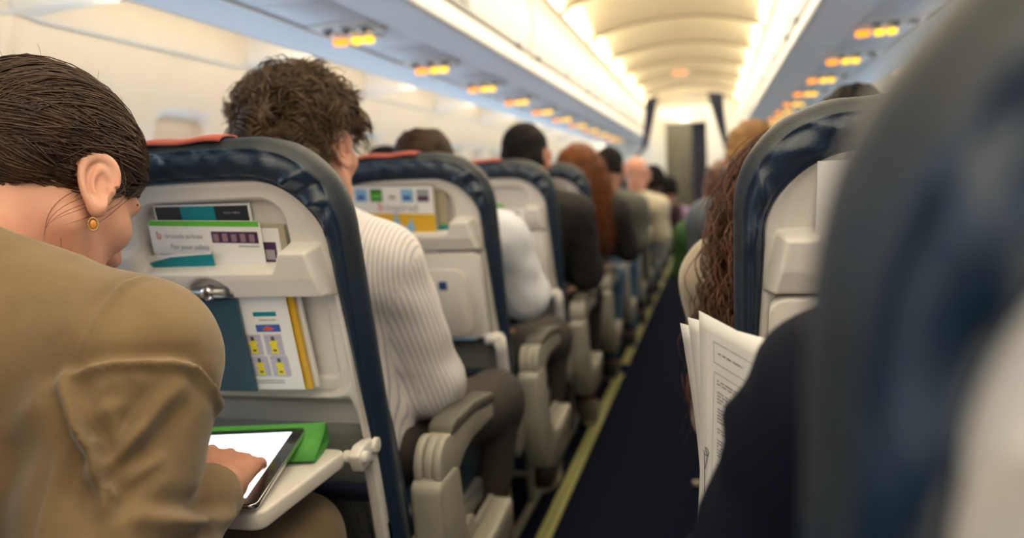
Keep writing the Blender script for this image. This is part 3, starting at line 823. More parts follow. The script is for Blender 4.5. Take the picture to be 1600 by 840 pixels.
def place_seats():
    L1=make_seat('aisle_left',True); L1.location=(-XC,rowy(1),0)
    L2=make_seat('aisle_left',False); R=make_seat('aisle_right',False); I=make_seat('inner',False)
    L1['label']='navy leather seat with its tray table let down under the tablet'; L1['category']='seat'; L1['group']='left aisle seats'
    SEATS['L1']=L1
    # left aisle column
    L2.location=(-XC,rowy(2),0)
    def lab(n):
        return {2:'navy leather aisle seat holding the yellow and white magazine in its back pocket',
                3:'left aisle seat with green-topped card, one beyond the yellow magazine',
                4:'left aisle seat behind the red-haired woman'}.get(n,'navy left aisle seat, %s one beyond the seat with its tray down'%ORD[n-2])
    L2['label']=lab(2); L2['group']='left aisle seats'; SEATS['L2']=L2
    for n in range(3,NROW+1):
        s=dup(L2,(-XC,rowy(n),0),label=lab(n)); SEATS['L%d'%n]=s
    # the one the woman sits in
    s=dup(L2,(-XC,rowy(0),0),label='navy seat the woman in the suede jacket is sitting in'); SEATS['L0']=s
    R.location=(XC,rowy(0)-.03,0)
    def labr(n): return {0:'large blurred navy leather seat filling the right edge, nearest to the camera',1:'right aisle seat beyond the man in the navy suit, pale back shell in view'}.get(n,'right aisle seat, %s in line after the large blurred one'%ORD[n-1])
    R['label']=labr(0); R['group']='right aisle seats'; SEATS['R0']=R
    [bpy.data.objects.remove(c) for c in list(R.children) if c.name.startswith('headrest_cloth')]
    for n in range(1,NROW+1): SEATS['R%d'%n]=dup(R,(XC,rowy(n),0),label=labr(n))
    I.location=(-XB,rowy(1),0); I['label']='left middle seat beside the one with its tray down'; I['group']='middle seats'
    for n in range(2,6): 
        dup(I,(-XB,rowy(n),0),label='left middle seat, %s row ahead of the woman in the suede jacket'%ORD[n-1])
    dup(I,(-XB,rowy(0),0),label='left middle seat beside the woman in the suede jacket')
    for n in range(1,5):
        dup(I,(-XA,rowy(n),0),label='left window seat, %s row ahead of the woman in the suede jacket'%ORD[n-1],group='window seats')
    for n in range(0,4):
        dup(I,(XB,rowy(n),0),label='right middle seat, %s row counted from the camera'%ORD[n])
place_seats()
# ------------------------------------------------------------------ people
def skin(name,col,col2):
    m=mat(name,col,.5,sss=.2,bump=.12,bscale=260,bdist=.002,col2=col2,vscale=14); return m
SKIN_F=skin('skin_fair',(.66,.36,.25),(.60,.27,.19)); SKIN_M=skin('skin_tan',(.52,.25,.16),(.44,.18,.11)); SKIN_D=skin('skin_deep',(.10,.045,.03),(.075,.03,.02))
M['lip']=mat('lips',(.45,.13,.11),.4)
M['eyewhite']=mat('eye_white',(.8,.78,.75),.2); M['iris']=mat('eye_iris',(.06,.035,.02),.2)
def hairmat(name,c,c2,rough=.34,spec=.4):
    m=mat(name,c,rough,spec=spec,col2=c2,vscale=30,stretch=(1,1,1)); return m
H_BROWN=hairmat('dark_brown_hair',(.085,.040,.020),(.030,.014,.008),.38); H_CURL=hairmat('brown_curly_hair',(.17,.105,.055),(.040,.022,.012),.40)
H_BLACK=hairmat('black_hair',(.012,.009,.008),(.005,.004,.004),.7,.12); H_RED=hairmat('auburn_hair',(.30,.095,.022),(.12,.035,.010)); H_CHEST=hairmat('chestnut_hair',(.14,.052,.025),(.05,.018,.010)); H_TAN=hairmat('tan_hair',(.30,.16,.06),(.18,.09,.035),.6,.2); H_DARK=hairmat('dark_short_hair',(.050,.026,.014),(.022,.012,.007),.65,.15)

class Head:
    """frame: origin between the ears, x right, y face, z up"""
    def __init__(s,c,rx=0,ry=0,rz=0,sc=1.): s.c=np.array(c,float); s.R=rotm(rx,ry,rz); s.sc=sc
    def w(s,p): return s.c+(s.R@np.asarray(p,float).T).T*s.sc if np.ndim(p)==1 else s.c+(np.asarray(p,float)@s.R.T)*s.sc
    def l(s,P): return ((P-s.c)@s.R)/s.sc
def sdf_head(P,hd,neck):
    q=hd.l(P).astype(np.float32); 
    d=d_ell(q,(0,-.014,.036),(.077,.096,.083))
    d=smin(d,d_ell(q,(0,.034,-.018),(.062,.062,.085)),.03)
    d=smin(d,d_ell(q,(0,.050,-.078),(.044,.040,.030)),.03)
    for sx in (-1,1):
        d=smin(d,d_ell(q,(sx*.040,.062,-.018),(.026,.028,.024)),.02)
        d=smin(d,d_cap(q,(sx*.058,.0,-.05),(sx*.03,.058,-.088),.020,.018),.03)
    d=smin(d,d_ell(q,(0,.080,.028),(.052,.020,.014)),.02)
    d=smin(d,d_cap(q,(0,.096,.018),(0,.118,-.024),.007,.011),.014)
    for sx in (-1,1):
        d=smin(d,d_ell(q,(sx*.011,.104,-.030),(.009,.012,.008)),.008)
        d=smax(d,-d_ell(q,(sx*.031,.104,.006),(.016,.014,.010)),.012)
        d=smin(d,d_ell(q,(sx*.031,.081,.006),(.0140,.0125,.0120)),.003)
    d=smin(d,d_ell(q,(0,.094,-.052),(.024,.012,.007)),.006); d=smin(d,d_ell(q,(0,.092,-.064),(.021,.012,.007)),.006)
    d=smin(d,d_ell(q,(0,.088,-.090),(.018,.014,.013)),.015)
    # ears
    for sx in (-1,1):
        R=rotm(math.radians(16),0,sx*math.radians(-24))
        e=(q-np.array([sx*.083,-.006,-.004],np.float32))@R
        # head local ear: x out, y forward, z up
        yy=e[:,1]*1.0; zz=e[:,2]; xx=e[:,0]*sx
        wy=.0185-.004*np.clip(-zz/.03,-1,1); rr=np.sqrt((yy/wy)**2+(zz/.031)**2)
        ring=np.sqrt(((rr-1)*.020)**2+(xx-.004)**2)-.0042
        ring=np.where((yy>.010)&(zz<-.002),ring+.004,ring)
        disc=np.maximum(np.abs(xx+.001+.002*0)-.0028,(rr-1.0)*.020)
        anti=np.sqrt(((np.sqrt(((yy-.003)/.009)**2+((zz-.0)/.017)**2)-1)*.010)**2+(xx-.003)**2)-.003
        lobe=d_ell(np.stack([xx,yy,zz],-1),(.001,.001,-.029),(.005,.010,.011))
        con=d_ell(np.stack([xx,yy,zz],-1),(.004,.004,-.004),(.008,.007,.011))
        ed=smin(smin(ring,disc,.004),anti,.004); ed=smin(ed,lobe,.005); ed=smax(ed,-con,.004)
        root=d_ell(np.stack([xx,yy,zz],-1),(-.008,.006,-.004),(.010,.011,.024)); ed=smin(ed,root,.006)
        tr=d_ell(np.stack([xx,yy,zz],-1),(.002,.014,-.006),(.005,.004,.006)); ed=smin(ed,tr,.004)
        d=smin(d,ed,.006)
    d=d*hd.sc
    nk0=hd.w((0,-.028,-.045)); 
    d=smin(d,d_cap(P,nk0,neck,.054*hd.sc,.060),.03)
    nk1=hd.w((0,.015,-.07)); d=smin(d,d_cap(P,nk1,np.array(neck)+(0,.02,-.01),.034,.045),.03)
    return d
def hand_caps(wr,dr,up,side,curl=.35,spread=.06,fl=1.,bend=None):
    """list of capsules for a hand. wr wrist, dr finger direction, up = back of the hand direction, side=+1 thumb toward cross(dr,up)"""
    wr=np.array(wr,float);d=np.array(dr,float);d/=np.linalg.norm(d);u=np.array(up,float);u-=d*(u@d);u/=np.linalg.norm(u);x=np.cross(d,u)*side  # x: toward thumb
    c=[]
    L=[.072,.080,.074,.058]; W=[.028,.009,-.010,-.027]; base=[.088,.092,.088,.080]
    bend=bend or [curl]*4
    for i in range(4):
        k=wr+d*base[i]*fl+x*W[i]*fl
        c.append((wr+x*W[i]*.5*fl+d*.01,k,.0135*fl,.0105*fl,'p'))
        ang=bend[i]*.6; dirx=d+x*(spread*(1.5-i)); p=k
        for j,(l,r0,r1) in enumerate(((.46,.0092,.0085),(.30,.0085,.0078),(.24,.0078,.0062))):
            dd=dirx*math.cos(ang)-u*math.sin(ang); dd/=np.linalg.norm(dd); e=p+dd*L[i]*l*fl
            c.append((p,e,r0*fl,r1*fl,'f%d'%i)); p=e; ang+=bend[i]*(1.1 if j==0 else .8)
    # thumb
    t0=wr+d*.022*fl+x*.020*fl-u*.008; t1=t0+(d*.6+x*.62-u*.35)*.046*fl; t2=t1+(d*.85+x*.25-u*.3)*.034*fl; t3=t2+(d*.95+x*.0-u*.25)*.026*fl
    c+= [(t0,t1,.0145*fl,.0115*fl,'t'),(t1,t2,.0112*fl,.0098*fl,'t'),(t2,t3,.0098*fl,.0078*fl,'t')]
    return c
def sdf_hand(P,caps,wr,el):
    palm=None; out=None; groups={}
    for a,b,ra,rb,g in caps:
        d=d_cap(P,a,b,ra,rb); groups.setdefault(g,[]).append(d)
    palm=groups['p'][0]
    for d in groups['p'][1:]: palm=smin(palm,d,.016)
    th=groups['t'][0]
    for d in groups['t'][1:]: th=smin(th,d,.004)
    palm=smin(palm,th,.012)
    for k in range(4):
        f=groups['f%d'%k][0]
        for d in groups['f%d'%k][1:]: f=smin(f,d,.003)
        palm=smin(palm,f,.005)
    w=np.array(wr,float);e=np.array(el,float); e=w+(e-w)/np.linalg.norm(e-w)*.09
    return smin(palm,d_cap(P,w,e,.023,.028),.02)

def default_pose():
    return dict(pel=(0,0,.565),abd=(0,.0,.70),chest=(0,-.02,.875),neck=(0,-.035,1.035),
        shL=(-.175,-.03,.975),shR=(.175,-.03,.975),elL=(-.235,.03,.72),elR=(.235,.03,.72),wrL=(-.10,.22,.68),wrR=(.10,.22,.68),
        hipL=(-.095,.02,.545),hipR=(.095,.02,.545),knL=(-.12,.44,.56),knR=(.12,.44,.56),anL=(-.13,.47,.11),anR=(.13,.47,.11),
        hdL=((.6,.6,-.35),(0,0,1)),hdR=((-.6,.6,-.35),(0,0,1)),lean=0,w=1.)
def sdf_torso(P,J,o=0.,w=1.):
    rl=rotm(-J['lean'])
    d=d_ell(P,J['pel'],(.165*w+o,.12+o,.105+o))
    d=smin(d,d_ell(P,J['abd'],(.142*w+o,.112+o,.13+o),rl),.08)
    d=smin(d,d_ell(P,J['chest'],(.158*w+o,.112+o,.155+o),rl),.08)
    c=np.array(J['neck'],float)
    for s in ('L','R'):
        sh=np.array(J['sh'+s],float)
        d=smin(d,d_cap(P,c*.78+sh*.22+(0,0,-.035),sh+(0,0,-.004),.058+o,.056+o),.07)
        d=smin(d,d_cap(P,c+(0,-.005,.0),sh*.6+c*.4+(0,-.005,-.0),.040+o,.035+o),.05)
    return d
def sdf_arm(P,J,s,o=0.,aw=1.,ends=1.):
    a=d_cap(P,J['sh'+s],J['el'+s],.052*aw+o,.041*aw+o*.9); w=np.array(J['wr'+s],float);e=np.array(J['el'+s],float)
    w2=w+(w-e)*0 if ends==1 else e+(w-e)*ends
    fw=min(aw,1.12); b=d_cap(P,e,w2,.042*fw+o*.9,.027+o*.55)
    return smin(a,b,.025)
def sdf_leg(P,J,s,o=0.,foot=True):
    a=d_cap(P,J['hip'+s],J['kn'+s],.086+o,.060+o); an=np.array(J['an'+s],float)
    b=d_cap(P,J['kn'+s],an,.058+o,.036+o*1.3)
    d=smin(a,b,.03)
    return d
def cut_end(P,d,w,e,off=0.,k=.004):
    """trim with a plane across the limb at w (normal from e to w)"""
    w=np.array(w,float);n=w-np.array(e,float);n/=np.linalg.norm(n)
    return smax(d,(P-(w+n*off).astype(np.float32))@n.astype(np.float32),k)
def bounds(*pts,m=.1): A=np.array(pts); return A.min(0)-m,A.max(0)+m
def person(label,loc,J,hd,skinm,top=None,trous=None,hair=None,res=.009,hres=.0024,group=None,toff=.012,shoe=None,fold=.003,extra=None,handres=.0022,topname='shirt',clothfn=None,neckcut=None,legs=True,aw=1.,awc=None):
    """one seated figure: body (continuous skin), clothes, hair, eyes"""
    awc=awc or aw
    Jd=default_pose(); Jd.update(J); J=Jd; w=J['w']
    r=thing('person',label,'person',loc,group=group)
    # ---- body
    def fb(P):
        d=sdf_torso(P,J,-.006,w)
        for s in 'LR':
            d=smin(d,sdf_arm(P,J,s,-.003,aw),.03)
            if legs:
                d=smin(d,sdf_leg(P,J,s,-.004),.03)
                an=np.array(J['an'+s],float); d=smin(d,d_cap(P,an+(0,-.03,-.055),an+(0,.13,-.075),.032,.024),.03)
        d=smin(d,d_cap(P,J['neck'],hd.w((0,-.028,-.045)),.056,.05),.03)
        return d
    lo,hi=bounds(J['pel'],J['neck'],J['shL'],J['shR'],J['elL'],J['elR'],J['wrL'],J['wrR'],J['knL'],J['knR'],np.array(J['anL'])-(0,.05,.06),np.array(J['anR'])+(0,.17,-.06),m=.14) if legs else bounds(J['pel'],J['neck'],J['shL'],J['shR'],J['elL'],J['elR'],J['wrL'],J['wrR'],m=.16)
    parts=[surfnet(fb,lo,hi,max(res,.010))]
    parts.append(surfnet(lambda P:sdf_head(P,hd,np.array(J['neck'],float)),*bounds(hd.w((0,-.01,.04)),hd.w((0,.03,-.03)),J['neck'],m=.125),hres))
    for s in 'LR':
        cap=hand_caps(J['wr'+s],*J['hd'+s],side=(-1 if s=='R' else 1)*J.get('hs'+s,1),**J.get('hk'+s,{}))
        pts=[c[0] for c in cap]+[c[1] for c in cap]
        parts.append(surfnet(lambda P:sdf_hand(P,cap,J['wr'+s],J['el'+s]),*bounds(*pts,m=.03),handres))
    V,Q=joinVQ(parts); obj('body',fastmesh('body',V,Q,skinm),r)
    # ---- eyes and lips
    if hres<.003:
        for sx in (-1,1):
            g=MB(); g.sphere((0,0,0),.0118,16,12); e=g.build('eye',M['eyewhite'],r,smooth=True); e.location=hd.w((sx*.031,.0815,.006))
            g=MB(); g.sphere((0,0,0),(.0055,.002,.0055),12,8); i=g.build('iris',M['iris'],e,smooth=True); i.location=tuple(hd.R@np.array([0,.0112,0])); i.rotation_euler=Matrix(hd.R.tolist()).to_euler()
            # brow
            pts=[hd.w((sx*x,y,z)) for x,y,z in ((.012,.100,.026),(.028,.098,.032),(.044,.089,.032),(.055,.076,.026))]
            g=MB(); g.tube(pts,[.0025,.0038,.0034,.0012],8); g.build('eyebrow',hair[1] if hair else H_BLACK,r,smooth=True)
    # ---- top garment
    if top:
        def ft(P):
            d=sdf_torso(P,J,toff,w)
            for s in 'LR':
                a=sdf_arm(P,J,s,toff*1.15,awc); a=cut_end(P,a,J['wr'+s],J['el'+s],-.012); d=smin(d,a,.035)
            # neck opening
            nk=np.array(J['neck'],float); up=hd.w((0,-.028,-.045))-nk; up/=np.linalg.norm(up)
            col=d_cap(P,nk+up*.0,nk+up*.045,.066+toff*.4,.062+toff*.4)
            d=smin(d,col,.02)
            d=smax(d,(P-(nk+up*(.045 if neckcut is None else neckcut)).astype(np.float32))@up.astype(np.float32),.006)
            d=smax(d,-d_cap(P,nk+up*.02,nk+up*.12,.058,.064),.004)
            # hem
            d=smax(d,(J['pel'][2]-.055)-P[:,2],.01)
            return d
        lo,hi=bounds(J['pel'],J['neck'],J['shL'],J['shR'],J['elL'],J['elR'],J['wrL'],J['wrR'],m=.16)
        V,Q=surfnet(ft,lo,hi,res)
        me=fastmesh(topname,V,Q,top); N=np.empty(len(V)*3,np.float32); me.vertices.foreach_get('normal',N); N=N.reshape(-1,3)
        disp=fold*vnoise(V,26,hash(label)%99)+fold*.6*vnoise(V,55,3)
        # ring wrinkles at the elbows
        for s in 'LR':
            e=np.array(J['el'+s],float); a=(np.array(J['wr'+s])-e); a/=np.linalg.norm(a); t=(V-e)@a; rr=np.linalg.norm(V-e,axis=1)
            disp+=fold*1.2*np.sin(t*150+3*vnoise(V,20,5))*np.exp(-(rr/.09)**2)
        V2=V+N*disp[:,None]
        if clothfn is not None: V2=clothfn(V2,N)
        me.vertices.foreach_set('co',V2.astype(np.float32).ravel()); me.update()
        t=obj(topname,me,r)
        if 'stripe' in top.name:
            # stripe coordinate: around the torso / along the arm
            at_=me.attributes.new('stripe','FLOAT','POINT'); val=V[:,0].copy()*1.0
            for s in 'LR':
                A=np.array(J['sh'+s]);B=np.array(J['el'+s]);Cc=np.array(J['wr'+s])
                for (a,b,isfore) in ((A,B,0),(B,Cc,1)):
                    ab=b-a; L_=np.linalg.norm(ab); n=ab/L_; tt=(V-a)@n; dist=np.linalg.norm(V-a-np.outer(tt,n),axis=1)
                    x=np.array([0,1,0]) if not isfore else np.array([0,0,1.]); x=x-n*(x@n); x/=np.linalg.norm(x); y=np.cross(n,x)
                    rel=V-a; ang=np.arctan2(rel@y,rel@x)*.055
                    inarm=(dist<.085)&(tt>-.005)&(tt<L_+.05)&(np.abs(V[:,0])>abs(A[0])-.045)
                    if isfore: inarm=(dist<.075)&(tt>.02)&(tt<L_+.1)
                    val=np.where(inarm,ang,val)
            # yoke over the shoulders: stripes turn across
            yoke=(V[:,2]>.935)&(np.abs(V[:,0])<abs(J['shR'][0])-.02)
            val=np.where(yoke,V[:,1]*.9+V[:,2]*.5,val)
            at_.data.foreach_set('value',val.astype(np.float32))
        # collar band
        if extra and 'collar' in extra:
            nk=np.array(J['neck'],float); up=hd.w((0,-.028,-.045))-nk; up/=np.linalg.norm(up); Rz=Vector(up).to_track_quat('Z','Y').to_matrix(); Rz=np.array(Rz)
            rows=[]
            for (rr,z) in ((.063,.012),(.064,.048),(.067,.052),(.071,.046),(.078,.018),(.080,.010)):
                rows.append([nk+Rz@np.array([rr*math.cos(a),rr*math.sin(a)*1.05,z]) for a in np.linspace(0,2*PI,41)[:-1]])
            V=np.array(rows).reshape(-1,3); obj('collar',fastmesh('collar',V,gridfaces(6,40,True),top),r)
    if trous and legs:
        def fl(P):
            d=d_ell(P,J['pel'],(.165*w+.012,.125+.01,.10))
            for s in 'LR':
                a=sdf_leg(P,J,s,.010); a=cut_end(P,a,J['an'+s],J['kn'+s],-.005); d=smin(d,a,.03)
            d=smax(d,P[:,2]-(J['pel'][2]+.05),.01)
            return d
        lo,hi=bounds(J['pel'],J['hipL'],J['hipR'],J['knL'],J['knR'],J['anL'],J['anR'],m=.14)
        V,Q=surfnet(fl,lo,hi,res)
        me=fastmesh('trousers',V,Q,trous); N=np.empty(len(V)*3,np.float32); me.vertices.foreach_get('normal',N); N=N.reshape(-1,3)
        V=V+N*(.0035*vnoise(V,24,8))[:,None]; me.vertices.foreach_set('co',V.astype(np.float32).ravel()); me.update(); obj('trousers',me,r)
        for s in 'LR':
            an=np.array(J['an'+s],float)
            def fs(P):
                d=d_cap(P,an+(0,-.035,-.062),an+(0,.15,-.078),.042,.033,((0,0,1),.95)); d=smin(d,d_cap(P,an+(0,-.03,-.03),an+(0,.02,-.035),.042,.04),.03)
                return smax(d,-(P[:,2]-(an[2]-.105)),.004)
            V,Q=surfnet(fs,*bounds(an+(0,-.05,-.07),an+(0,.17,-.08),m=.07),.008)
            sh=obj('shoe',fastmesh('shoe',V,Q,shoe or M['shoe']),r)
            g=MB(); n=20; pl=[(an[0]+.040*math.cos(a),an[1]+.055+.125*math.sin(a)) for a in np.linspace(0,2*PI,n+1)[:-1]]
            g.prism(pl,an[2]-.108,an[2]-.088,'z'); g.build('sole',M['sole'],sh,bevel=.003)
    if hair: hair[0](r,hd,hair[1])
    return r
M['shoe']=mat('dark_shoe',(.03,.028,.026),.5); M['sole']=mat('pale_sole',(.35,.34,.28),.6)
M['shoe_grey']=mat('grey_sneaker',(.16,.15,.11),.8,bump=.4,bscale=200)

# ------------------------------------------------------------------ hair
def strands(name,paths,rad,m,parent,n=3,flat=None):
    """paths: array (k,s,3); thin tapering tubes, all in one mesh"""
    P=np.asarray(paths,float); k,s,_=P.shape
    T=np.gradient(P,axis=1); T/=np.linalg.norm(T,axis=2,keepdims=True)+1e-9
    ref=np.tile(np.array([.31,.22,.92]),(k,1))[:,None,:]+0*T; A=np.cross(T,ref); A/=np.linalg.norm(A,axis=2,keepdims=True)+1e-9; B=np.cross(T,A)
    t=np.linspace(0,1,s); tap=(.55+.45*np.sin(PI*np.clip(t*1.1,0,1)))*np.clip((1-t)*6,.15,1)
    rad=np.broadcast_to(np.asarray(rad,float),(k,)) 
    V=[]
    for i in range(n):
        a=2*PI*i/n; V.append(P+(A*math.cos(a)+B*math.sin(a))*(rad[:,None,None]*tap[None,:,None]))
    V=np.stack(V,2).reshape(-1,3)      # k,s,n
    i=np.arange(k)[:,None,None]; j=np.arange(s-1)[None,:,None]; c=np.arange(n)[None,None,:]
    a=(i*s+j)*n+c; b=(i*s+j)*n+(c+1)%n; Q=np.stack([a,b,b+n,a+n],-1).reshape(-1,4)
    o=obj(name,fastmesh(name,V,Q,m),parent); o['kind']='stuff'; return o
def shell_hair(parent,hd,m,off=.010,low=-.045,front=.062,back=True,noise=.002,res=.004,name='hair',bulk=(0,0,0),earcut=True,nape=.042):
    """cap of hair over the skull, cut along a natural hairline"""
    def f(P):
        q=hd.l(P).astype(np.float32)
        d=d_ell(q,(0,-.016+bulk[1],.040+bulk[2]),(.077+off+bulk[0],.096+off,.084+off))
        d=smin(d,d_cap(q,(-.03,-.06,-.03),(.03,-.06,-.03),nape+off,nape+off),.04)
        # hairline: forehead plane, ear notch, nape plane
        fr=(q[:,1]-front)*.80-(q[:,2]-.045)*.62     # remove where positive
        d=smax(d,fr,.008)
        side=(q[:,1]-.028)*1.0+np.maximum(q[:,2]-.05,0)*-1.5
        d=smax(d,np.minimum(side,.028-q[:,2]+.0*q[:,1]),.006)
        if earcut: d=smax(d,-d_ell(q,(.090,-.006,-.002),(.032,.029,.042)),.006); d=smax(d,-d_ell(q,(-.090,-.006,-.002),(.032,.029,.042)),.006)
        d=smax(d,(low-q[:,2])-.35*np.clip(-.02-q[:,1],0,1)*0,.012)
        d=d+noise*vnoise(q,140,4)
        return d*hd.sc
    V,Q=surfnet(f,*bounds(hd.c,m=.16*hd.sc),res)
    return obj(name,fastmesh(name,V,Q,m),parent)
def on_skull(q,off,c=(0,-.016,.040),r=(.077,.096,.084)):
    c=np.array(c);r=np.array(r)+np.asarray(off)[...,None] if np.ndim(off) else np.array(r)+off
    v=(q-c)/r; return c+v/np.linalg.norm(v,axis=-1,keepdims=True)*r
def hair_sleek(parent,hd,m):
    h=shell_hair(parent,hd,m,off=.003,front=.064,noise=.0006,res=.003,low=-.030,nape=.012)
    R=np.random.default_rng(11)
    line=np.array([(.020,-.080,-.058),(.046,-.070,-.052),(.064,-.046,-.036),(.073,-.028,-.004),(.078,-.008,.046),(.079,.018,.046),(.078,.034,.018),(.075,.046,.020),(.071,.060,.040),(.058,.078,.058),(.036,.090,.072),(.0,.096,.078)])
    full=np.concatenate([line,(line*[-1,1,1])[::-1][1:]]); 
    seg=np.linalg.norm(np.diff(full,axis=0),axis=1); cs=np.concatenate([[0],np.cumsum(seg)])/seg.sum()
    n=7500; u=R.uniform(0,1,n); u=np.where(R.uniform(0,1,n)<.25,np.where(u<.5,u*.3,1-(1-u)*.3),u)
    S=np.stack([np.interp(u,cs,full[:,i]) for i in range(3)],-1)+R.normal(0,.0016,(n,3))
    B=np.array([-.012,-.135,-.004])+R.normal(0,1,(n,3))*[.020,.004,.018]
    # some strands begin part way along
    t0=np.where(R.uniform(0,1,n)<.5,0,R.uniform(0,.55,n))
    s=18; t=t0[:,None]+(1-t0[:,None])*np.linspace(0,1,s)[None]
    te=t**.92
    P=S[:,None,:]*(1-te[...,None])+B[:,None,:]*te[...,None]
    # hair rises over the ear instead of crossing it
    P[...,2]+=.020*np.exp(-((P[...,1]+.015)/.022)**2)*(P[...,2]<.035)*(np.abs(P[...,0])>.045)*(u[:,None]>.30)*(u[:,None]<.70)
    # a second set starts anywhere on the scalp so that no part of the cap stays bare
    m2=4200; vv=R.normal(size=(m2*4,3)); vv/=np.linalg.norm(vv,axis=1,keepdims=True); S2=on_skull(vv*.1+[0,-.016,.040],.004)
    ok=((S2[:,1]-.058)*.8-(S2[:,2]-.045)*.62<0)&(S2[:,2]>-.050)&((S2[:,1]<.02)|(S2[:,2]>.03))&~((np.abs(S2[:,0])>.06)&(S2[:,1]>-.034)&(S2[:,1]<.03)&(S2[:,2]<.036)); S2=S2[ok][:m2]; m2=len(S2)
    B2=np.array([-.012,-.135,-.004])+R.normal(0,1,(m2,3))*[.020,.004,.018]; t2=np.linspace(0,1,s)[None]*np.ones((m2,1)); P2=S2[:,None,:]*(1-t2[...,None])+B2[:,None,:]*t2[...,None]
    P=np.concatenate([P,P2]); t=np.concatenate([t,t2*.8+.2]); u=np.concatenate([u,np.arctan2(S2[:,0],S2[:,2])/6.28+.5]); n=n+m2
    # clump waves
    lift=.0155+.0022*np.sin(u*150)+.0015*np.sin(u*320)+R.uniform(0,.003,n)
    off=(lift[:,None]*np.clip(t*6,.25,1))*(.40+.60*sstep(.030,.060,np.sqrt((P[...,1]+.006)**2+(P[...,2]+.002)**2)))
    P=on_skull(P,off+.001*np.sin(t*9+u[:,None]*38))
    P=P*(1)+np.stack([0*t,0*t,.0025*np.sin(t*5+u[:,None]*30)],-1)
    bad=((np.abs(P[...,0])>.073)&(P[...,1]>-.034)&(P[...,1]<.018)&(P[...,2]>-.045)&(P[...,2]<.030)).any(1); P=P[~bad]; n=len(P)
    strands('hair_strands',hd.w(P.reshape(-1,3)).reshape(n,s,3),R.uniform(.0005,.0011,n),[m],h)
    # low knot at the back
    def f(P_):
        q=hd.l(P_).astype(np.float32); d=d_ell(q,(-.012,-.150,-.012),(.036,.026,.032)); ang=np.arctan2(q[:,0],q[:,2]+.002); return d+.0025*np.sin(ang*3+np.linalg.norm(q[:,[0,2]]+[0,.002],axis=1)*160)
    V,Q=surfnet(f,*bounds(hd.w((-.012,-.15,-.01)),m=.07),.003); obj('hair_knot',fastmesh('hair_knot',V,Q,m),h)
    # loose strands in front of and below the ear
    pts=[]
    for k in range(9):
        x=.080+.003*R.normal(); y=.020-.012*R.uniform(0,1)*1.6; z=.030
        pa=[]
        for i in range(18):
            t=i/17; pa.append((x+.012*math.sin(t*2.6+k*.35)+.004*math.sin(t*5+k),y+.020*math.sin(t*3.0+.4*k)-.014*t+.004*math.sin(t*7+k), z-.125*t*(.65+.05*k)))
        pts.append(pa)
    strands('loose_strands',hd.w(np.array(pts).reshape(-1,3)).reshape(9,18,3),.00045,[m],h)
    fl=[]
    for k in range(60):
        a=R.uniform(0,2*PI); b=R.uniform(.2,1.2); q=np.array([math.cos(a)*math.sin(b),math.sin(a)*math.sin(b),math.cos(b)]); base=on_skull(q[None]*.1+[0,-.016,.04],.012)[0]
        d=R.normal(size=3)*.5+q*.5+np.array([0,-.6,0]); d/=np.linalg.norm(d); L=R.uniform(.01,.03)
        fl.append([base+d*L*t+q*.006*math.sin(PI*t) for t in np.linspace(0,1,8)])
    strands('flyaway_strands',hd.w(np.array(fl).reshape(-1,3)).reshape(60,8,3),.00022,[m],h)
def hair_curly(parent,hd,m):
    h=shell_hair(parent,hd,m,off=.010,front=.058,noise=.003,res=.004,low=-.040,bulk=(.0,-.002,.002))
    R=np.random.default_rng(5); n=4200; s=22
    v=R.normal(size=(n*3,3)); v/=np.linalg.norm(v,axis=1,keepdims=True)
    base=on_skull(v*.1+[0,-.016,.040],.012)
    ok=((base[:,1]-.055)*.8-(base[:,2]-.045)*.62<0)&(base[:,2]>-.058)&~((np.abs(base[:,0])>.045)&(base[:,1]>-.034)&(base[:,1]<.055)&(base[:,2]<.046))
    base=base[ok][:n]; n=len(base); c=np.array([0,-.016,.04]); N=(base-c)/np.linalg.norm(base-c,axis=1,keepdims=True)
    rd=R.normal(size=(n,3))*.10+np.stack([np.sin(np.round(base[:,1]*38)*9.1+np.round(base[:,2]*38)*4.),np.sin(np.round(base[:,0]*38)*7.3),np.cos(np.round(base[:,1]*38)*5.+np.round(base[:,0]*38)*3)],-1)*.7+np.array([0,-.15,-.35])+np.array([0,.6,0])*(base[:,1:2]>.02); T=rd-N*(rd*N).sum(1,keepdims=True); T/=np.linalg.norm(T,axis=1,keepdims=True); Bn=np.cross(N,T)
    cid=np.round(base[:,0]*42)*7+np.round(base[:,2]*42)*13+np.round(base[:,1]*42)*3; CR=lambda a,b,sd: a+(b-a)*np.abs(np.sin(cid*12.9+sd)*.5+.5)
    L=CR(.045,.085,1)*R.uniform(.8,1.1,n); hr=CR(.007,.013,2)*R.uniform(.9,1.1,n); turns=CR(.6,1.2,3); ph=CR(0,6.28,4)+R.uniform(-.3,.3,n); lift=CR(.010,.026,5)
    t=np.linspace(0,1,s)[None,:]
    ang=ph[:,None]+turns[:,None]*2*PI*t
    P=base[:,None]+T[:,None]*(L[:,None]*t)[...,None]+N[:,None]*((lift[:,None]*np.sin(t*2.4)))[...,None]
    g=np.clip(t*3,0,1)*hr[:,None]
    P=P+N[:,None]*(g*np.cos(ang))[...,None]+Bn[:,None]*(g*np.sin(ang))[...,None]
    bad=((np.abs(P[...,0])>.055)&(P[...,1]>-.034)&(P[...,1]<.06)&(P[...,2]<.026)).any(1); P=P[~bad]; n=len(P)
    strands('curls',hd.w(P.reshape(-1,3)).reshape(n,s,3),R.uniform(.0006,.0014,n),[m],h)
    # thicker locks
    k=500; P2=P[:k]; strands('locks',hd.w(P2.reshape(-1,3)).reshape(k,s,3),R.uniform(.0018,.0028,k),[m],h)
def hair_short(parent,hd,m):
    h=shell_hair(parent,hd,m,off=.008,front=.064,noise=.0015,res=.005,low=-.035)
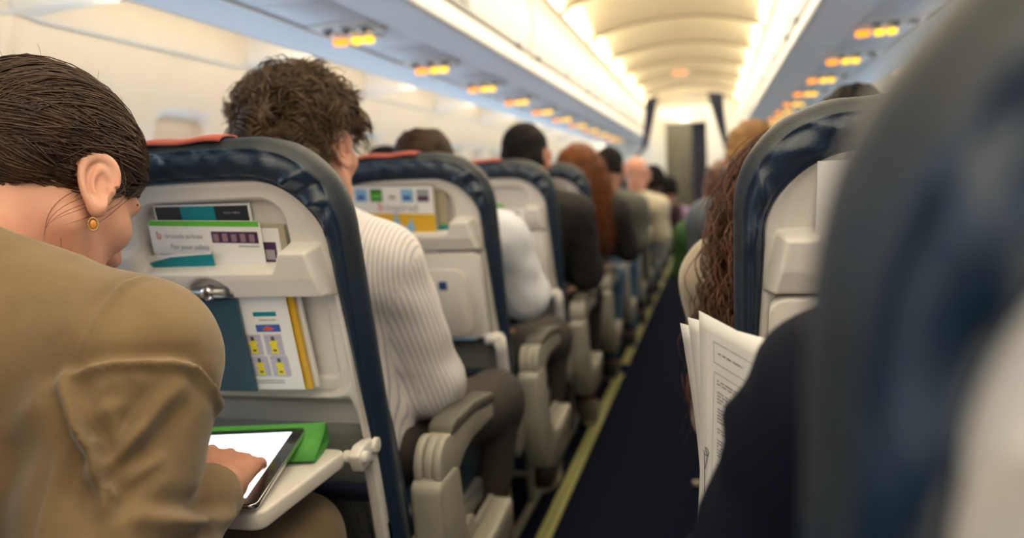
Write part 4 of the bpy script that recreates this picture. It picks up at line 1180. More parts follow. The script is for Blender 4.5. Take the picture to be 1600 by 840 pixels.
def hair_full(parent,hd,m):
    h=shell_hair(parent,hd,m,off=.014,front=.064,noise=.003,res=.005,low=-.040)
def hair_receding(parent,hd,m):
    def f(P):
        q=hd.l(P).astype(np.float32); d=d_ell(q,(0,-.016,.040),(.087,.106,.094))
        d=smin(d,d_cap(q,(-.03,-.06,-.03),(.03,-.06,-.03),.05,.05),.04)
        d=smax(d,(q[:,1]-.03)*.9-(q[:,2]-.03)*.1,.01); d=smax(d,-.040-q[:,2],.01)
        d=smax(d,-d_ell(q,(.0,-.035,.135),(.050,.055,.045)),.006)
        return (d+.0015*vnoise(q,150,3))*hd.sc
    V,Q=surfnet(f,*bounds(hd.c,m=.16),.005); obj('hair',fastmesh('hair',V,Q,m),parent)
def hair_long(parent,hd,m,n=1500,length=.34,wave=.004,turn=1.2,fwd=None,seed=2,rad=(.0012,.0022),side=0.,drop=None):
    h=shell_hair(parent,hd,m,off=.014,front=.060,noise=.002,res=.005,low=-.06,earcut=False)
    R=np.random.default_rng(seed); s=26
    v=R.normal(size=(n*4,3)); v/=np.linalg.norm(v,axis=1,keepdims=True); base=on_skull(v*.1+[0,-.016,.040],.014)
    ok=((base[:,1]-.05)*.8-(base[:,2]-.045)*.62<0)&((base[:,1]<.03)|(base[:,2]>.03)); base=base[ok][:n]; n=len(base)
    bw=hd.w(base); c=hd.w((0,-.016,.03))
    paths=np.empty((n,s,3)); vel=(bw-c); vel/=np.linalg.norm(vel,axis=1,keepdims=True); p=bw.copy(); L=R.uniform(.6,1,n)*length
    d=vel*.45+np.array([0,-.1,-.3])+R.normal(0,.12,(n,3)); 
    for i in range(s):
        paths[:,i]=p; d=d*.80+np.array([side*.2,-.03,-1.])*.28; d/=np.linalg.norm(d,axis=1,keepdims=True)
        p=p+d*(L/s)[:,None]*1.25
        # stay outside the skull
        q=hd.l(p); cc=np.array([0,-.016,.040]); r_=np.array([.09,.108,.097]); v_=(q-cc)/r_; nn=np.linalg.norm(v_,axis=1); ins=nn<1.0
        if ins.any(): q[ins]=cc+v_[ins]/nn[ins,None]*r_; p[ins]=hd.w(q[ins])
    t=np.linspace(0,1,s)[None]; ph=R.uniform(0,6.28,n)[:,None]; cl=(np.round(np.arctan2(base[:,1],base[:,0])*6)/6)[:,None]*9
    a=ph*.35+cl+turn*2*PI*t*3
    paths+=np.stack([np.cos(a),np.sin(a),0*a],-1)*(wave*np.clip(t*2.5,0,1))[...,None]
    strands('hair_strands',paths,R.uniform(*rad,n),[m],h)

# ------------------------------------------------------------------ garments
M['suede']=mat('tan_suede',(.245,.165,.080),.92,bump=.35,bscale=650,bdist=.0015,col2=(.160,.103,.047),vscale=9,sheen=.3)
M['suede_pants']=mat('tan_trousers',(.17,.115,.06),.9,bump=.2,bscale=500,sheen=.2)
M['shirt_stripe']=stripe_mat('stripe_shirt',(.74,.71,.71),(.44,.43,.54),118,.22,attr='stripe',rough=.85,soft=.08)
M['white_shirt']=stripe_mat('pale_stripe_shirt',(.74,.76,.82),(.50,.56,.68),110,.2,attr='stripe',rough=.85,soft=.1)
M['charcoal']=mat('charcoal_trousers',(.050,.043,.038),.85,bump=.15,bscale=500)
M['black_knit']=mat('black_knit',(.012,.011,.011),.9,bump=.3,bscale=350)
M['jeans']=mat('blue_jeans',(.06,.12,.20),.85,bump=.3,bscale=400)
M['olive']=mat('grey_green_coat',(.12,.125,.10),.85)
M['cream']=mat('cream_top',(.62,.56,.42),.85)
M['maroon']=mat('dark_maroon_top',(.045,.018,.022),.85)
M['purple']=mat('purple_stripe_top',(.28,.2,.32),.85)
M['beige']=mat('beige_jacket',(.34,.285,.22),.85,bump=.2,bscale=300,sheen=.3)
M['navysuit']=mat('navy_suit_cloth',(.0045,.006,.015),.85,bump=.25,bscale=700,bdist=.001,spec=.1)
M['green']=mat('green_top',(.03,.09,.025),.85)
M['slate']=mat('slate_jumper',(.09,.11,.14),.85)
def crease(V,N,poly,depth,width,lip=.0,over=0.,rng=4.):
    """press a crease along a 3D polyline; lip = raised shoulders beside it, over = the upper side bulges over the lower"""
    P=np.array(poly,float); best=np.full(len(V),9.); tb=np.zeros(len(V)); zb=np.zeros(len(V)); L=np.concatenate([[0],np.cumsum(np.linalg.norm(np.diff(P,axis=0),axis=1))])
    for i in range(len(P)-1):
        a,b=P[i],P[i+1]; ab=b-a; t=np.clip(((V-a)@ab)/(ab@ab),0,1); c=a+t[:,None]*ab; d=np.linalg.norm(V-c,axis=1); m=d<best; best[m]=d[m]; zb[m]=(V-c)[m,2]; tb[m]=(L[i]+t[m]*(L[i+1]-L[i]))/L[-1]
    env=np.clip(np.sin(PI*np.clip(tb,.03,.97)),0,1)**.5
    disp=-depth*np.exp(-(best/width)**2)+lip*np.exp(-((best-width*2.4)/(width*1.5))**2)
    if over: disp+=over*np.tanh(zb/(width*1.2))*np.exp(-best/(width*rng))
    return V+N*(disp*env)[:,None]
# ------------------------------------------------------------------ who sits where
def woman():
    o=np.array([-.53,.62,0])
    W=lambda x,y,z: tuple(np.array([x,y,z])-o)
    hd=Head(W(-.577,.815,1.080),rx=math.radians(-36),ry=math.radians(-3),rz=math.radians(-3),sc=1.10)
    J=dict(pel=W(-.53,.60,.565),abd=W(-.53,.625,.70),chest=W(-.54,.68,.84),neck=W(-.580,.700,.992),
        shR=W(-.374,.705,.888),shL=W(-.71,.725,.91),elR=W(-.326,.568,.690),elL=W(-.72,.64,.69),wrR=W(-.345,.796,.712),wrL=W(-.66,.86,.705),
        hipR=W(-.43,.63,.535),hipL=W(-.63,.63,.535),knR=W(-.385,1.02,.530),knL=W(-.66,1.02,.54),anR=W(-.40,1.05,.11),anL=W(-.65,1.07,.11),
        hdR=((-.40,.90,.02),(.30,.05,1)),hkR=dict(bend=[.30,.42,.48,.40],spread=.14),hdL=((.5,.8,-.1),(-.2,0,1)),lean=math.radians(22),w=.94)
    return o,J,hd
def cast():
    o,J,hd=woman()
    def cl(V,N):
        for c in WOMAN_CREASES: V=crease(V,N,*c)
        return V
    p=person('woman in a tan suede jacket, brown hair pinned back, head bowed over a tablet',tuple(o),J,hd,SKIN_F,M['suede'],M['suede_pants'],(hair_sleek,H_BROWN),res=.0045,hres=.002,toff=.016,topname='suede_jacket',fold=.002,neckcut=.030,clothfn=cl,handres=.0018,aw=1.08,awc=1.44)
    # earring
    e=thing('earring','small drop earring with an oval amber stone hanging from the ear of the woman','earring',tuple(o+hd.w((.088,-.002,-.040))))
    g=MB(); g.tube([(0,-.001,.006),(.001,.001,.002),(.0,.0,-.004)],.0005,6); g.build('ear_hook',M['gold'],e,smooth=True)
    g=MB(); n=22
    for k in range(n):
        a=2*PI*k/n; g.sphere((.0,.0052*math.cos(a),-.0135+.0075*math.sin(a)),.0011,6,5)
    g.tube([(.0,.0048*math.cos(a),-.0135+.007*math.sin(a)) for a in np.linspace(0,2*PI,25)],.0009,6,caps=False)
    g.build('filigree_rim',M['gold'],e,smooth=True)
    g=MB(); g.sphere((0,0,-.0135),(.0018,.0035,.0050),14,10); g.build('amber_stone',M['amberstone'],e,smooth=True)
    for k in (-1,0,1):
        pass
    e.rotation_euler=(0,0,math.radians(-45)); e.scale=(1.05,1.05,1.05)

    # row 1 : curly haired man, arms folded
    o=np.array([-.52,1.375,0]); W=lambda x,y,z: tuple(np.array([x,y,z])-o)
    hd=Head(W(-.530,1.40,1.145),rx=math.radians(-6),ry=math.radians(-3),rz=math.radians(-8),sc=1.04)
    J=dict(neck=W(-.525,1.375,.995),chest=W(-.53,1.375,.865),shR=W(-.372,1.385,.915),shL=W(-.70,1.385,.925),elR=W(-.318,1.455,.670),elL=W(-.72,1.50,.71),wrR=W(-.50,1.565,.700),wrL=W(-.385,1.525,.745),
        hipR=W(-.42,1.40,.545),hipL=W(-.62,1.40,.545),knR=W(-.285,1.80,.535),knL=W(-.66,1.80,.55),anR=W(-.34,1.78,.11),anL=W(-.66,1.82,.11),
        hdL=((.10,-.42,-.88),(.95,.35,-.05)),hkL=dict(curl=.30,spread=.05),hdR=((-.8,-.1,-.1),(0,.9,.3)),w=1.05)
    person('man with thick curly brown hair in a striped shirt, arms folded',tuple(o),J,hd,SKIN_F,M['shirt_stripe'],M['charcoal'],(hair_curly,H_CURL),res=.007,hres=.0022,toff=.017,fold=.0035,topname='striped_shirt',extra=('collar',),aw=1.12)
    # row 2 : man with receding hair, pale shirt
    o=np.array([-.52,2.155,0]); W=lambda x,y,z: tuple(np.array([x,y,z])-o)
    hd=Head(W(-.572,2.16,1.105),rx=math.radians(-12),ry=math.radians(0),rz=math.radians(20),sc=1.03)
    J=dict(neck=W(-.545,2.14,.985),chest=W(-.53,2.15,.84),shR=W(-.345,2.15,.91),shL=W(-.71,2.15,.91),elR=W(-.290,2.20,.735),elL=W(-.75,2.2,.68),wrR=W(-.42,2.38,.70),wrL=W(-.56,2.40,.70),
        knR=W(-.30,2.57,.535),knL=W(-.66,2.57,.55),anR=W(-.34,2.58,.11),anL=W(-.66,2.6,.11),hipR=W(-.42,2.18,.545),hipL=W(-.62,2.18,.545))
    person('man in a pale blue striped shirt, thinning hair just above the seat',tuple(o),J,hd,SKIN_F,M['white_shirt'],M['charcoal'],(hair_receding,H_DARK),res=.009,hres=.0035,toff=.017,fold=.004,topname='shirt',handres=.003,aw=1.1)
    # row 3 : black sweater, cropped hair
    o=np.array([-.50,2.935,0]); W=lambda x,y,z: tuple(np.array([x,y,z])-o)
    hd=Head(W(-.445,2.93,1.160),rx=math.radians(-4),rz=math.radians(-6),sc=1.03)
    J=dict(neck=W(-.45,2.91,1.02),chest=W(-.47,2.92,.865),shR=W(-.275,2.95,.940),shL=W(-.64,2.93,.95),elR=W(-.245,3.02,.71),elL=W(-.69,2.98,.70),wrR=W(-.37,3.20,.70),wrL=W(-.54,3.2,.70),
        hipR=W(-.40,2.96,.545),hipL=W(-.60,2.96,.545),knR=W(-.30,3.36,.56),knL=W(-.60,3.38,.56),anR=W(-.30,3.32,.115),anL=W(-.62,3.36,.11),w=1.03)
    person('man with cropped dark hair and a black jumper, grey sneaker in the aisle',tuple(o),J,hd,SKIN_M,M['black_knit'],M['black_knit'],(hair_short,H_BLACK),res=.010,hres=.0035,toff=.020,fold=.004,topname='jumper',handres=.0035,shoe=M['shoe_grey'],aw=1.15)
    # row 4 : red-haired woman
    o=np.array([-.47,3.715,0]); W=lambda x,y,z: tuple(np.array([x,y,z])-o)
    hd=Head(W(-.385,3.74,1.110),rx=math.radians(-14),ry=math.radians(6),rz=math.radians(12))
    J=dict(neck=W(-.37,3.72,.985),chest=W(-.40,3.72,.84),shR=W(-.215,3.75,.905),shL=W(-.54,3.72,.92),elR=W(-.16,3.84,.72),elL=W(-.62,3.76,.69),wrR=W(-.30,3.98,.72),wrL=W(-.48,3.98,.70),
        knR=W(-.28,4.12,.56),knL=W(-.6,4.12,.56),anR=W(-.3,4.1,.11),anL=W(-.6,4.1,.11),w=.92)
    person('woman with long straight auburn hair and a black top, leaning to the aisle',tuple(o),J,hd,SKIN_F,M['black_knit'],M['jeans'],(lambda r,h,m:hair_long(r,h,m,n=1300,length=.36,side=.7,rad=(.0016,.0028)),H_RED),res=.010,hres=.0035,toff=.016,fold=.003,topname='jumper',handres=.0035)
    # row 5..8 down the left side
    far=[('man with black hair in a grey-green coat beyond the auburn-haired woman',4.50,-.325,1.125,SKIN_M,M['olive'],M['jeans'],hair_short,H_BLACK,-.30,0),
         ('bald man in a cream top, further down the left side',5.27,-.245,1.09,SKIN_F,M['cream'],M['charcoal'],None,None,-.26,0),
         ('dark-haired person in a maroon top bending out over the aisle, left side',6.05,-.195,1.03,SKIN_D,M['maroon'],M['charcoal'],hair_full,H_BLACK,-.22,30),
         ('farthest visible passenger on the left, in a purple top',6.83,-.13,.95,SKIN_M,M['purple'],M['jeans'],hair_full,H_BLACK,-.16,10)]
    for lb,y,hx,hz,sk,tp,tr,hf,hm,cx,rz in far:
        o=np.array([-.45,y,0]); W=lambda x,yy,z: tuple(np.array([x,yy,z])-o); dz=hz-1.16
        hd=Head(W(hx,y,hz),rx=math.radians(-12),rz=math.radians(rz))
        J=dict(neck=W(hx-.02,y-.02,1.02+dz),chest=W((hx-.45)/2-.05,y-.01,.87+dz*.8),abd=W(-.43,y,.70),shR=W(hx+.14,y,.95+dz),shL=W(hx-.19,y,.95+dz),elR=W(hx+.16,y+.05,.72+dz*.6),elL=W(hx-.25,y+.05,.70),wrR=W(hx+.02,y+.24,.70),wrL=W(hx-.12,y+.24,.70),
            knR=W(-.28,y+.42,.56),knL=W(-.55,y+.42,.56),anR=W(-.28,y+.42,.11),anL=W(-.55,y+.42,.11))
        person(lb,tuple(o),J,hd,sk,tp,tr,(hf,hm) if hf else None,res=.013,hres=.005,toff=.016,topname='top',handres=.006)
    # middle-seat passengers whose crowns show above the seats
    for lb,x,y,hz,hm in (('black-haired passenger in the third-row middle seat, only the crown showing',-1.02,2.95,1.105,H_BLACK),('dark crown of a middle-seat passenger showing beyond the cropped-haired man',-1.02,3.75,1.085,H_BLACK)):
        o=np.array([x,y,0]); hd=Head((0,-.02,hz))
        person(lb,tuple(o),dict(neck=(0,-.03,hz-.145)),hd,SKIN_M,M['slate'],M['charcoal'],(hair_full,hm),res=.014,hres=.006,toff=.014,topname='top',handres=.006)
    # right side -----------------------------------------------------
    o=np.array([.54,.60,0]); W=lambda x,y,z: tuple(np.array([x,y,z])-o)
    hd=Head(W(.53,.62,1.165),rx=math.radians(-15))
    J=dict(pel=W(.54,.60,.565),abd=W(.53,.59,.70),chest=W(.52,.58,.86),neck=W(.52,.575,.985),shL=W(.338,.575,.885),shR=W(.70,.575,.915),elL=W(.257,.620,.70),elR=W(.75,.64,.70),wrL=W(.292,.840,.675),wrR=W(.50,.84,.70),
        hdL=((-.1,.45,.75),(-.9,-.2,.1)),hkL=dict(curl=.4),hdR=((-.5,.6,.3),(.5,-.3,.6)),w=1.05)
    def cln(V,N):
        for c in SUIT_CREASES: V=crease(V,N,*c)
        return V
    person('man in a dark navy suit jacket holding up white printed papers',tuple(o),J,hd,SKIN_M,M['navysuit'],M['navysuit'],(hair_short,H_BLACK),res=.0065,hres=.0035,toff=.017,fold=.003,topname='suit_jacket',clothfn=cln,aw=1.1)
    # curly chestnut haired woman leaning into the aisle
    o=np.array([.50,1.40,0]); W=lambda x,y,z: tuple(np.array([x,y,z])-o)
    hd=Head(W(.380,1.42,1.0),rx=math.radians(-10),ry=math.radians(-8),rz=math.radians(8))
    J=dict(chest=W(.43,1.40,.78),neck=W(.385,1.41,.89),shL=W(.262,1.43,.880),shR=W(.56,1.40,.86),elL=W(.262,1.47,.62),elR=W(.62,1.44,.68),wrL=W(.32,1.65,.64),wrR=W(.50,1.65,.68),w=.92)
    person('woman with long wavy chestnut hair and a beige jacket, leaning into the aisle',tuple(o),J,hd,SKIN_F,M['beige'],M['charcoal'],(lambda r,h,m:hair_long(r,h,m,n=1500,length=.38,wave=.012,turn=1.2,seed=9,side=-.55,rad=(.0009,.0016)),H_CHEST),res=.008,hres=.003,toff=.018,fold=.003,topname='jacket',handres=.003)
    for lb,x,y,hx,hz,hm,tp,hf in (('passenger whose dark hair tip shows above the right-hand seat back',.55,2.155,.590,1.135,H_BLACK,M['slate'],hair_full),
                          ('passenger with tan hair leaning out from the third right-hand row',.48,2.935,.385,1.115,H_TAN,M['slate'],hair_full),
                          ('passenger in a green top beside the aisle, right side',.45,3.715,.30,1.0,H_CHEST,M['green'],hair_full)):
        o=np.array([x,y,0]); d=hx-x; hd=Head((d,-.01,hz),rx=math.radians(-8)); dz=hz-1.16
        person(lb,tuple(o),dict(neck=(d*.9,-.03,1.02+dz),chest=(d*.6,-.02,.87+dz*.8),shL=(d-.16,-.02,.95+dz),shR=(d+.19,-.02,.96+dz),elL=(d-.19,.04,.70+dz*.5),elR=(d+.24,.03,.70)),hd,SKIN_F,tp,M['charcoal'],(hf,hm),res=.013,hres=.0045,toff=.016,topname='top',handres=.006)
M['gold']=mat('antique_gold',(.55,.36,.15),.3,metal=1); M['amberstone']=mat('amber_stone',(.75,.28,.03),.12,coat=.6)
WOMAN_CREASES=[
 ([(.178,.10,.985),(.178,.062,.978),(.178,.033,.962),(.178,.009,.941),(.173,-.005,.921),(.170,-.018,.899)],.0035,.0035,.0015,0.,4.),
 ([(.165,-.024,.893),(.188,-.011,.902),(.208,.0,.905),(.229,.018,.902),(.242,.039,.897),(.249,.057,.889),(.253,.073,.866),(.249,.090,.845),(.243,.105,.825)],.016,.0055,.004,.013,5.),
 ([(.165,-.018,.90),(.179,-.029,.88),(.192,-.038,.862),(.204,-.044,.845),(.215,-.046,.830),(.221,-.051,.815),(.229,-.054,.802),(.235,-.058,.789),(.238,-.062,.765)],.020,.0060,.006,-.004,4.),
 ([(.216,-.051,.811),(.228,-.042,.820),(.234,-.033,.827),(.238,-.023,.837),(.242,-.006,.849),(.246,.012,.863),(.252,.035,.874)],.009,.008,.008,-.005,4.),
 ([(.195,-.042,.852),(.210,-.043,.842),(.218,-.038,.841),(.223,-.031,.847),(.223,-.025,.854)],.012,.005,.006,0.,4.),
 ([(.232,-.060,.785),(.235,-.050,.797),(.239,-.040,.806),(.248,-.025,.813),(.256,-.008,.82)],.011,.006,.006,.005,4.),
 ([(.240,-.058,.770),(.253,-.041,.773),(.264,-.017,.760),(.262,.02,.742),(.240,.059,.724),(.228,.129,.697)],.010,.007,.006,.006,4.),
 ([(.24,-.065,.745),(.262,-.045,.735),(.272,-.015,.722),(.262,.025,.705)],.007,.006,.005,.004,4.),
 ([(.186,-.038,.865),(.188,-.050,.844),(.190,-.064,.819),(.193,-.079,.795),(.195,-.091,.771),(.195,-.10,.74)],.006,.005,.002,0.,4.),
 ([(.204,-.010,.886),(.224,.004,.888),(.242,.028,.886)],.004,.008,.003,0.,4.),
 ([(.20,-.036,.872),(.214,-.032,.866),(.228,-.015,.868),(.240,.004,.876)],.006,.007,.005,0.,4.),
 ([(.155,-.03,.88),(.125,-.05,.855),(.095,-.065,.835)],.005,.014,.003,0.,3.)]
SUIT_CREASES=[
 ([(-.29,-.02,.90),(-.285,.02,.865),(-.25,.05,.85)],.006,.010,.005,.006,4.),
 ([(-.33,-.01,.82),(-.345,.03,.80),(-.32,.07,.79)],.010,.010,.007,.010,4.),
 ([(-.33,.00,.765),(-.35,.03,.748),(-.33,.07,.735)],.010,.010,.007,.010,4.),
 ([(-.20,-.06,.90),(-.205,-.08,.84),(-.21,-.08,.74)],.004,.006,.002,0.,4.)]
#CREASES
cast()
# ------------------------------------------------------------------ printed matter
def flat(name,c,rough=.45): return mat(name,c,rough)
K={}
K['white']=flat('paper_white',(.90,.90,.90)); K['teal']=flat('print_teal',(.0,.26,.32)); K['black']=flat('print_black',(.02,.025,.035)); K['green']=flat('print_green',(.13,.52,.05))
K['dkblue']=flat('booklet_blue_grey',(.035,.085,.12),.3); K['grey']=flat('print_grey',(.35,.36,.42)); K['red']=flat('print_red',(.75,.12,.08)); K['yellow']=flat('print_yellow',(.80,.47,.02)); K['blue']=flat('print_blue',(.05,.12,.45))
K['mauve']=flat('print_mauve',(.30,.19,.25)); K['sky']=flat('print_sky',(.25,.5,.75)); K['purple']=flat('print_dark_plum',(.07,.03,.09)); K['lilac']=flat('print_lilac',(.5,.48,.62)); K['leaf']=flat('print_leaf',(.06,.2,.04)); K['vest']=flat('print_vest_yellow',(.85,.70,.02)); K['tan']=flat('paper_edge_tan',(.45,.40,.30)); K['ink']=flat('ink',(.06,.06,.09))
def quad(g,u0,w0,u1,w1,d,m=0):
    g.add([(u0,d,w0),(u1,d,w0),(u1,d,w1),(u0,d,w1)],[(0,1,2,3)],m)
class Card:
    """a printed sheet: local x across, z up, -y is the printed face"""
    def __init__(s,name,label,cat,w,h,loc,rx=0,ry=0,rz=0,t=.0012,base='white',r=.0,group=None,bend=0):
        s.w,s.h=w,h; s.e=thing(name,label,cat,loc,group=group); s.e.rotation_euler=(rx,ry,rz)
        g=MB(); 
        pts=[]
        if r:
            for (cx,cz,a0) in ((w/2-r,h-r,0),(-w/2+r,h-r,PI/2)):
                for k in range(6): a=a0+k/5*PI/2; pts.append((cx+r*math.cos(a),cz+r*math.sin(a)))
            pts+=[(-w/2,0),(w/2,0)]
        else: pts=[(w/2,h),(-w/2,h),(-w/2,0),(w/2,0)]
        g.prism(pts,-t/2,t/2,'y'); g.build('sheet',K[base],s.e); s.d=-t/2-.0003; s.n=0
    def rect(s,x0,z0,x1,z1,k,name='print_block'):
        s.n+=1; g=MB(); d=s.d-.00006*s.n; g.box((x0-s.w/2,d-.0001,z0),(x1-s.w/2,d,z1)); return g.build(name,K[k],s.e)
    def poly(s,pts,k,name='print_shape'):
        s.n+=1; g=MB(); d=s.d-.00006*s.n; g.prism([(x-s.w/2,z) for x,z in pts],d-.0001,d,'y'); return g.build(name,K[k],s.e)
    def txt(s,t,x,z,size,k,align='LEFT',bold=0): return text('lettering',t,size,K[k],s.e,(x-s.w/2,s.d-.0035 if False else s.d-.0011,z),(PI/2,0,0),align,.00008,bold)
def seatpt(n,u,w,d,side=-1):
    x,y,z=TB(u,w,d); return (side*XC+x,rowy(n)+y,z)
BACK=TILT        # sheets lean with the seat back (top toward the camera)
def row1():
    # upper pocket, back to front
    c=Card('folded_brochure','black and teal brochure, rearmost in the upper pocket of the near seat','brochure',.170,.165,seatpt(1,-.020,.449,.016),rx=BACK,ry=math.radians(1))
    c.rect(.003,.137,.048,.162,'black'); c.rect(.048,.137,.108,.162,'teal'); c.rect(.108,.137,.166,.162,'black'); c.rect(.003,.0,.166,.137,'black'); c.txt('FLIGHT MENU',.124,.151,.0045,'grey')
    c=Card('small_booklet','small pale booklet with a dark photo at the right of the upper pocket','booklet',.078,.13,seatpt(1,.078,.449,.013),rx=BACK,ry=math.radians(2),t=.006,base='tan')
    c.rect(.004,.004,.068,.126,'white','page'); c.rect(.012,.072,.060,.104,'purple'); c.rect(.020,.078,.034,.098,'red'); c.rect(.040,.076,.056,.092,'grey')
    c=Card('safety_card','white card with a green top edge in the upper pocket of the near seat','card',.196,.135,seatpt(1,-.018,.456,.006),rx=BACK,ry=math.radians(2.2),r=.008)
    c.rect(.002,.126,.194,.1345,'green'); c.txt('brussels airlines',.028,.110,.0104,'grey'); c.txt('b',.012,.1105,.018,'red'); c.txt('For your safety',.034,.093,.0112,'grey')
    c.rect(.110,.100,.190,.118,'purple'); 
    for i in range(5): c.rect(.113+.0155*i,.102,.122+.0155*i,.114+.001*(i%2),'mauve')
    c.rect(.155,.0945,.190,.096,'grey'); c.rect(.012,.074,.060,.076,'grey'); c.rect(.012,.079,.045,.0805,'grey')
    c=Card('teal_envelope','teal paper slip standing at the front left of the upper pocket','envelope',.120,.082,seatpt(1,-.062,.458,-.000),rx=BACK,ry=math.radians(-2),base='teal')
    c.poly([(.0,.070),(.045,.078),(.12,.079),(.12,.0825),(0,.0825)],'white')
    # lower well
    c=Card('instruction_card','white instruction card with yellow-vest pictures behind the let-down tray','card',.122,.160,seatpt(1,.052,.312,-.006),rx=BACK,ry=math.radians(-1),t=.001)
    c.rect(.010,.136,.036,.156,'sky'); c.rect(.018,.138,.030,.150,'blue')
    c.rect(.060,.126,.100,.133,'teal'); c.rect(.060,.100,.102,.112,'blue'); c.poly([(.070,.103),(.080,.110),(.092,.105),(.085,.102)],'red'); c.rect(.068,.119,.098,.1205,'grey')
    for i,(x,z) in enumerate(((.034,.061),(.070,.061),(.038,.024),(.073,.024))):
        c.rect(x,z,x+.030,z+.034,'lilac'); c.poly([(x+.008,z+.002),(x+.022,z+.002),(x+.020,z+.018),(x+.024,z+.022),(x+.017,z+.024),(x+.011,z+.024),(x+.006,z+.020),(x+.010,z+.016)],'vest'); c.poly([(x+.012,z+.024),(x+.018,z+.024),(x+.018,z+.031),(x+.012,z+.031)],'ink')
        c.rect(x+.012,z+.006,x+.018,z+.009,'ink')
    for z in (.012,.016): c.rect(.030,z,.090,z+.0012,'grey')
    c=Card('yellow_folder','yellow folder edge behind the instruction card','folder',.10,.160,seatpt(1,.073,.310,.002),rx=BACK,ry=math.radians(-1.5),t=.006,base='yellow')
    c=Card('pale_magazine','pale magazine edge behind the yellow folder','magazine',.10,.158,seatpt(1,.080,.310,.010),rx=BACK,ry=math.radians(-1.5),t=.006,base='white')
    c=Card('blue_booklet','dark blue-grey booklet with a teal left edge behind the let-down tray','booklet',.125,.158,seatpt(1,-.030,.312,-.014),rx=BACK,ry=math.radians(-.5),t=.004,base='dkblue')
    c.rect(0,0,.022,.158,'teal')
def magazine(n,label,u=-.035):
    c=Card('magazine',label,'magazine',.230,.20,seatpt(n,u,.441,-.004),rx=BACK,ry=math.radians(2.5),t=.005,base='tan')
    c.rect(.002,.0,.226,.197,'white','cover'); c.n=2
    for i,k in enumerate(('sky','leaf','white','sky','grey')):
        x=.020+.041*i; c.rect(x,.158,x+.032,.190,k)
        if k=='leaf': c.rect(x+.004,.166,x+.028,.178,'green')
        elif k=='white': c.rect(x+.008,.165,x+.026,.174,'tan')
        elif k=='grey': c.rect(x+.002,.161,x+.030,.173,'purple')
        else: c.rect(x+.005,.163,x+.024,.174,'blue')
    c.rect(.002,.060,.226,.128,'yellow'); c.poly([(.120,.06),(.118,.115),(.122,.135),(.128,.118),(.138,.098),(.150,.094),(.168,.122),(.166,.104),(.174,.096),(.168,.080),(.160,.06)],'sky')
    c.txt('inspired',.098,.143,.027,'grey'); c.txt('b',.078,.145,.032,'red')
    return c
def small_set(n,lab1,lab2):
    c=Card('safety_card',lab1,'card',.150,.125,seatpt(n,-.030,.440,-.003),rx=BACK,ry=math.radians(2),r=.006); c.rect(.001,.112,.149,.1245,'green'); c.rect(.08,.085,.145,.104,'purple'); c.rect(.012,.088,.06,.094,'grey')
    c=Card('small_booklet',lab2,'booklet',.070,.105,seatpt(n,.078,.440,-.002),rx=BACK,ry=math.radians(2)); c.rect(.012,.06,.055,.09,'purple')
row1()
magazine(2,'magazine with a yellow lower cover and a row of small pictures, in the second seat')
c=Card('teal_envelope','teal slip edge beside the yellow magazine','envelope',.05,.09,seatpt(2,.092,.440,.004),rx=BACK,base='teal')
c=Card('small_booklet','beige booklet behind the yellow magazine','booklet',.06,.19,seatpt(2,.082,.430,.008),rx=BACK,base='tan'); c.rect(.038,.10,.05,.107,'green')
small_set(3,'white card with a green top edge, in the third seat back','small booklet beside the card in the third seat back')
small_set(4,'tiny green-edged card in the fourth seat back','tiny booklet in the fourth seat back')
small_set(5,'green-edged card in the fifth seat back','booklet in the fifth seat back')

# ------------------------------------------------------------------ tablet on the tray
def tablet():
    z=.6700
    A=np.array((-.480,1.060)); Bp=np.array((-.372,1.051)); Cc=np.array((-.325,.822))
    # right edge runs from (-.345,1.045) to (-.318,.812); screen extends left
    r=thing('tablet','black-rimmed tablet with a bright white screen lying on the let-down tray','tablet',(-.432,.911,.6835)); r.rotation_euler=(math.radians(5.2),0,math.radians(14))
    w,h=.186,.241
    g=MB(); g.prism([(x,y) for x,y in rr_(w/2,h/2,.012)],.0,.0085,'z'); g.build('aluminium_back',M['chrome'],r,bevel=.002)
    g=MB(); g.prism([(x,y) for x,y in rr_(w/2-.001,h/2-.001,.011)],.0085,.0095,'z'); g.build('bezel',M['bezel'],r)
    g=MB(); g.box((-w/2+.018,-h/2+.017,.0096),(w/2-.018,h/2-.017,.0099)); sc=g.build('screen',M['screen'],r)
    g=MB()
    for i in range(6): g.box((-w/2+.03,h/2-.03-.007*i,.0100),(w/2-.045-.02*(i%3),h/2-.0285-.007*i,.0101))
    g.build('screen_lines',M['screenline'],sc)
    # folded green cover: a strip under the far edge that rolls into a triangular prop at the right
    c=obj('tablet_cover',meshdata('tablet_cover',*cover_geo(w,h),M['greencover']),r); md=c.modifiers.new('s','SOLIDIFY'); md.thickness=.0022
def rr_(hx,hy,r):
    out=[]
    for cx,cy,a0 in ((hx-r,hy-r,0),(-hx+r,hy-r,PI/2),(-hx+r,-hy+r,PI),(hx-r,-hy+r,3*PI/2)):
        for k in range(6): a=a0+k/5*PI/2; out.append((cx+r*math.cos(a),cy+r*math.sin(a)))
    return out
def cover_geo(w,h):
    # folded into a prop: a triangular tube lying under the far edge, a little longer than the tablet is wide
    tri=[(h/2-.070,-.0125),(h/2-.012,-.0008),(h/2+.004,.0045),(h/2+.005,.0125),(h/2+.012,.006),(h/2+.020,-.0225),(h/2-.020,-.0225),(h/2-.066,-.0150)]
    V=[];F=[];n=len(tri)
    xs=np.linspace(-w/2+.002,w/2+.028,10)
    for x in xs:
        for p in tri: V.append((x,p[0],p[1]))
    for i in range(9):
        for j in range(n): a=i*n+j; b=i*n+(j+1)%n; F.append((a,b,b+n,a+n))
    return V,F
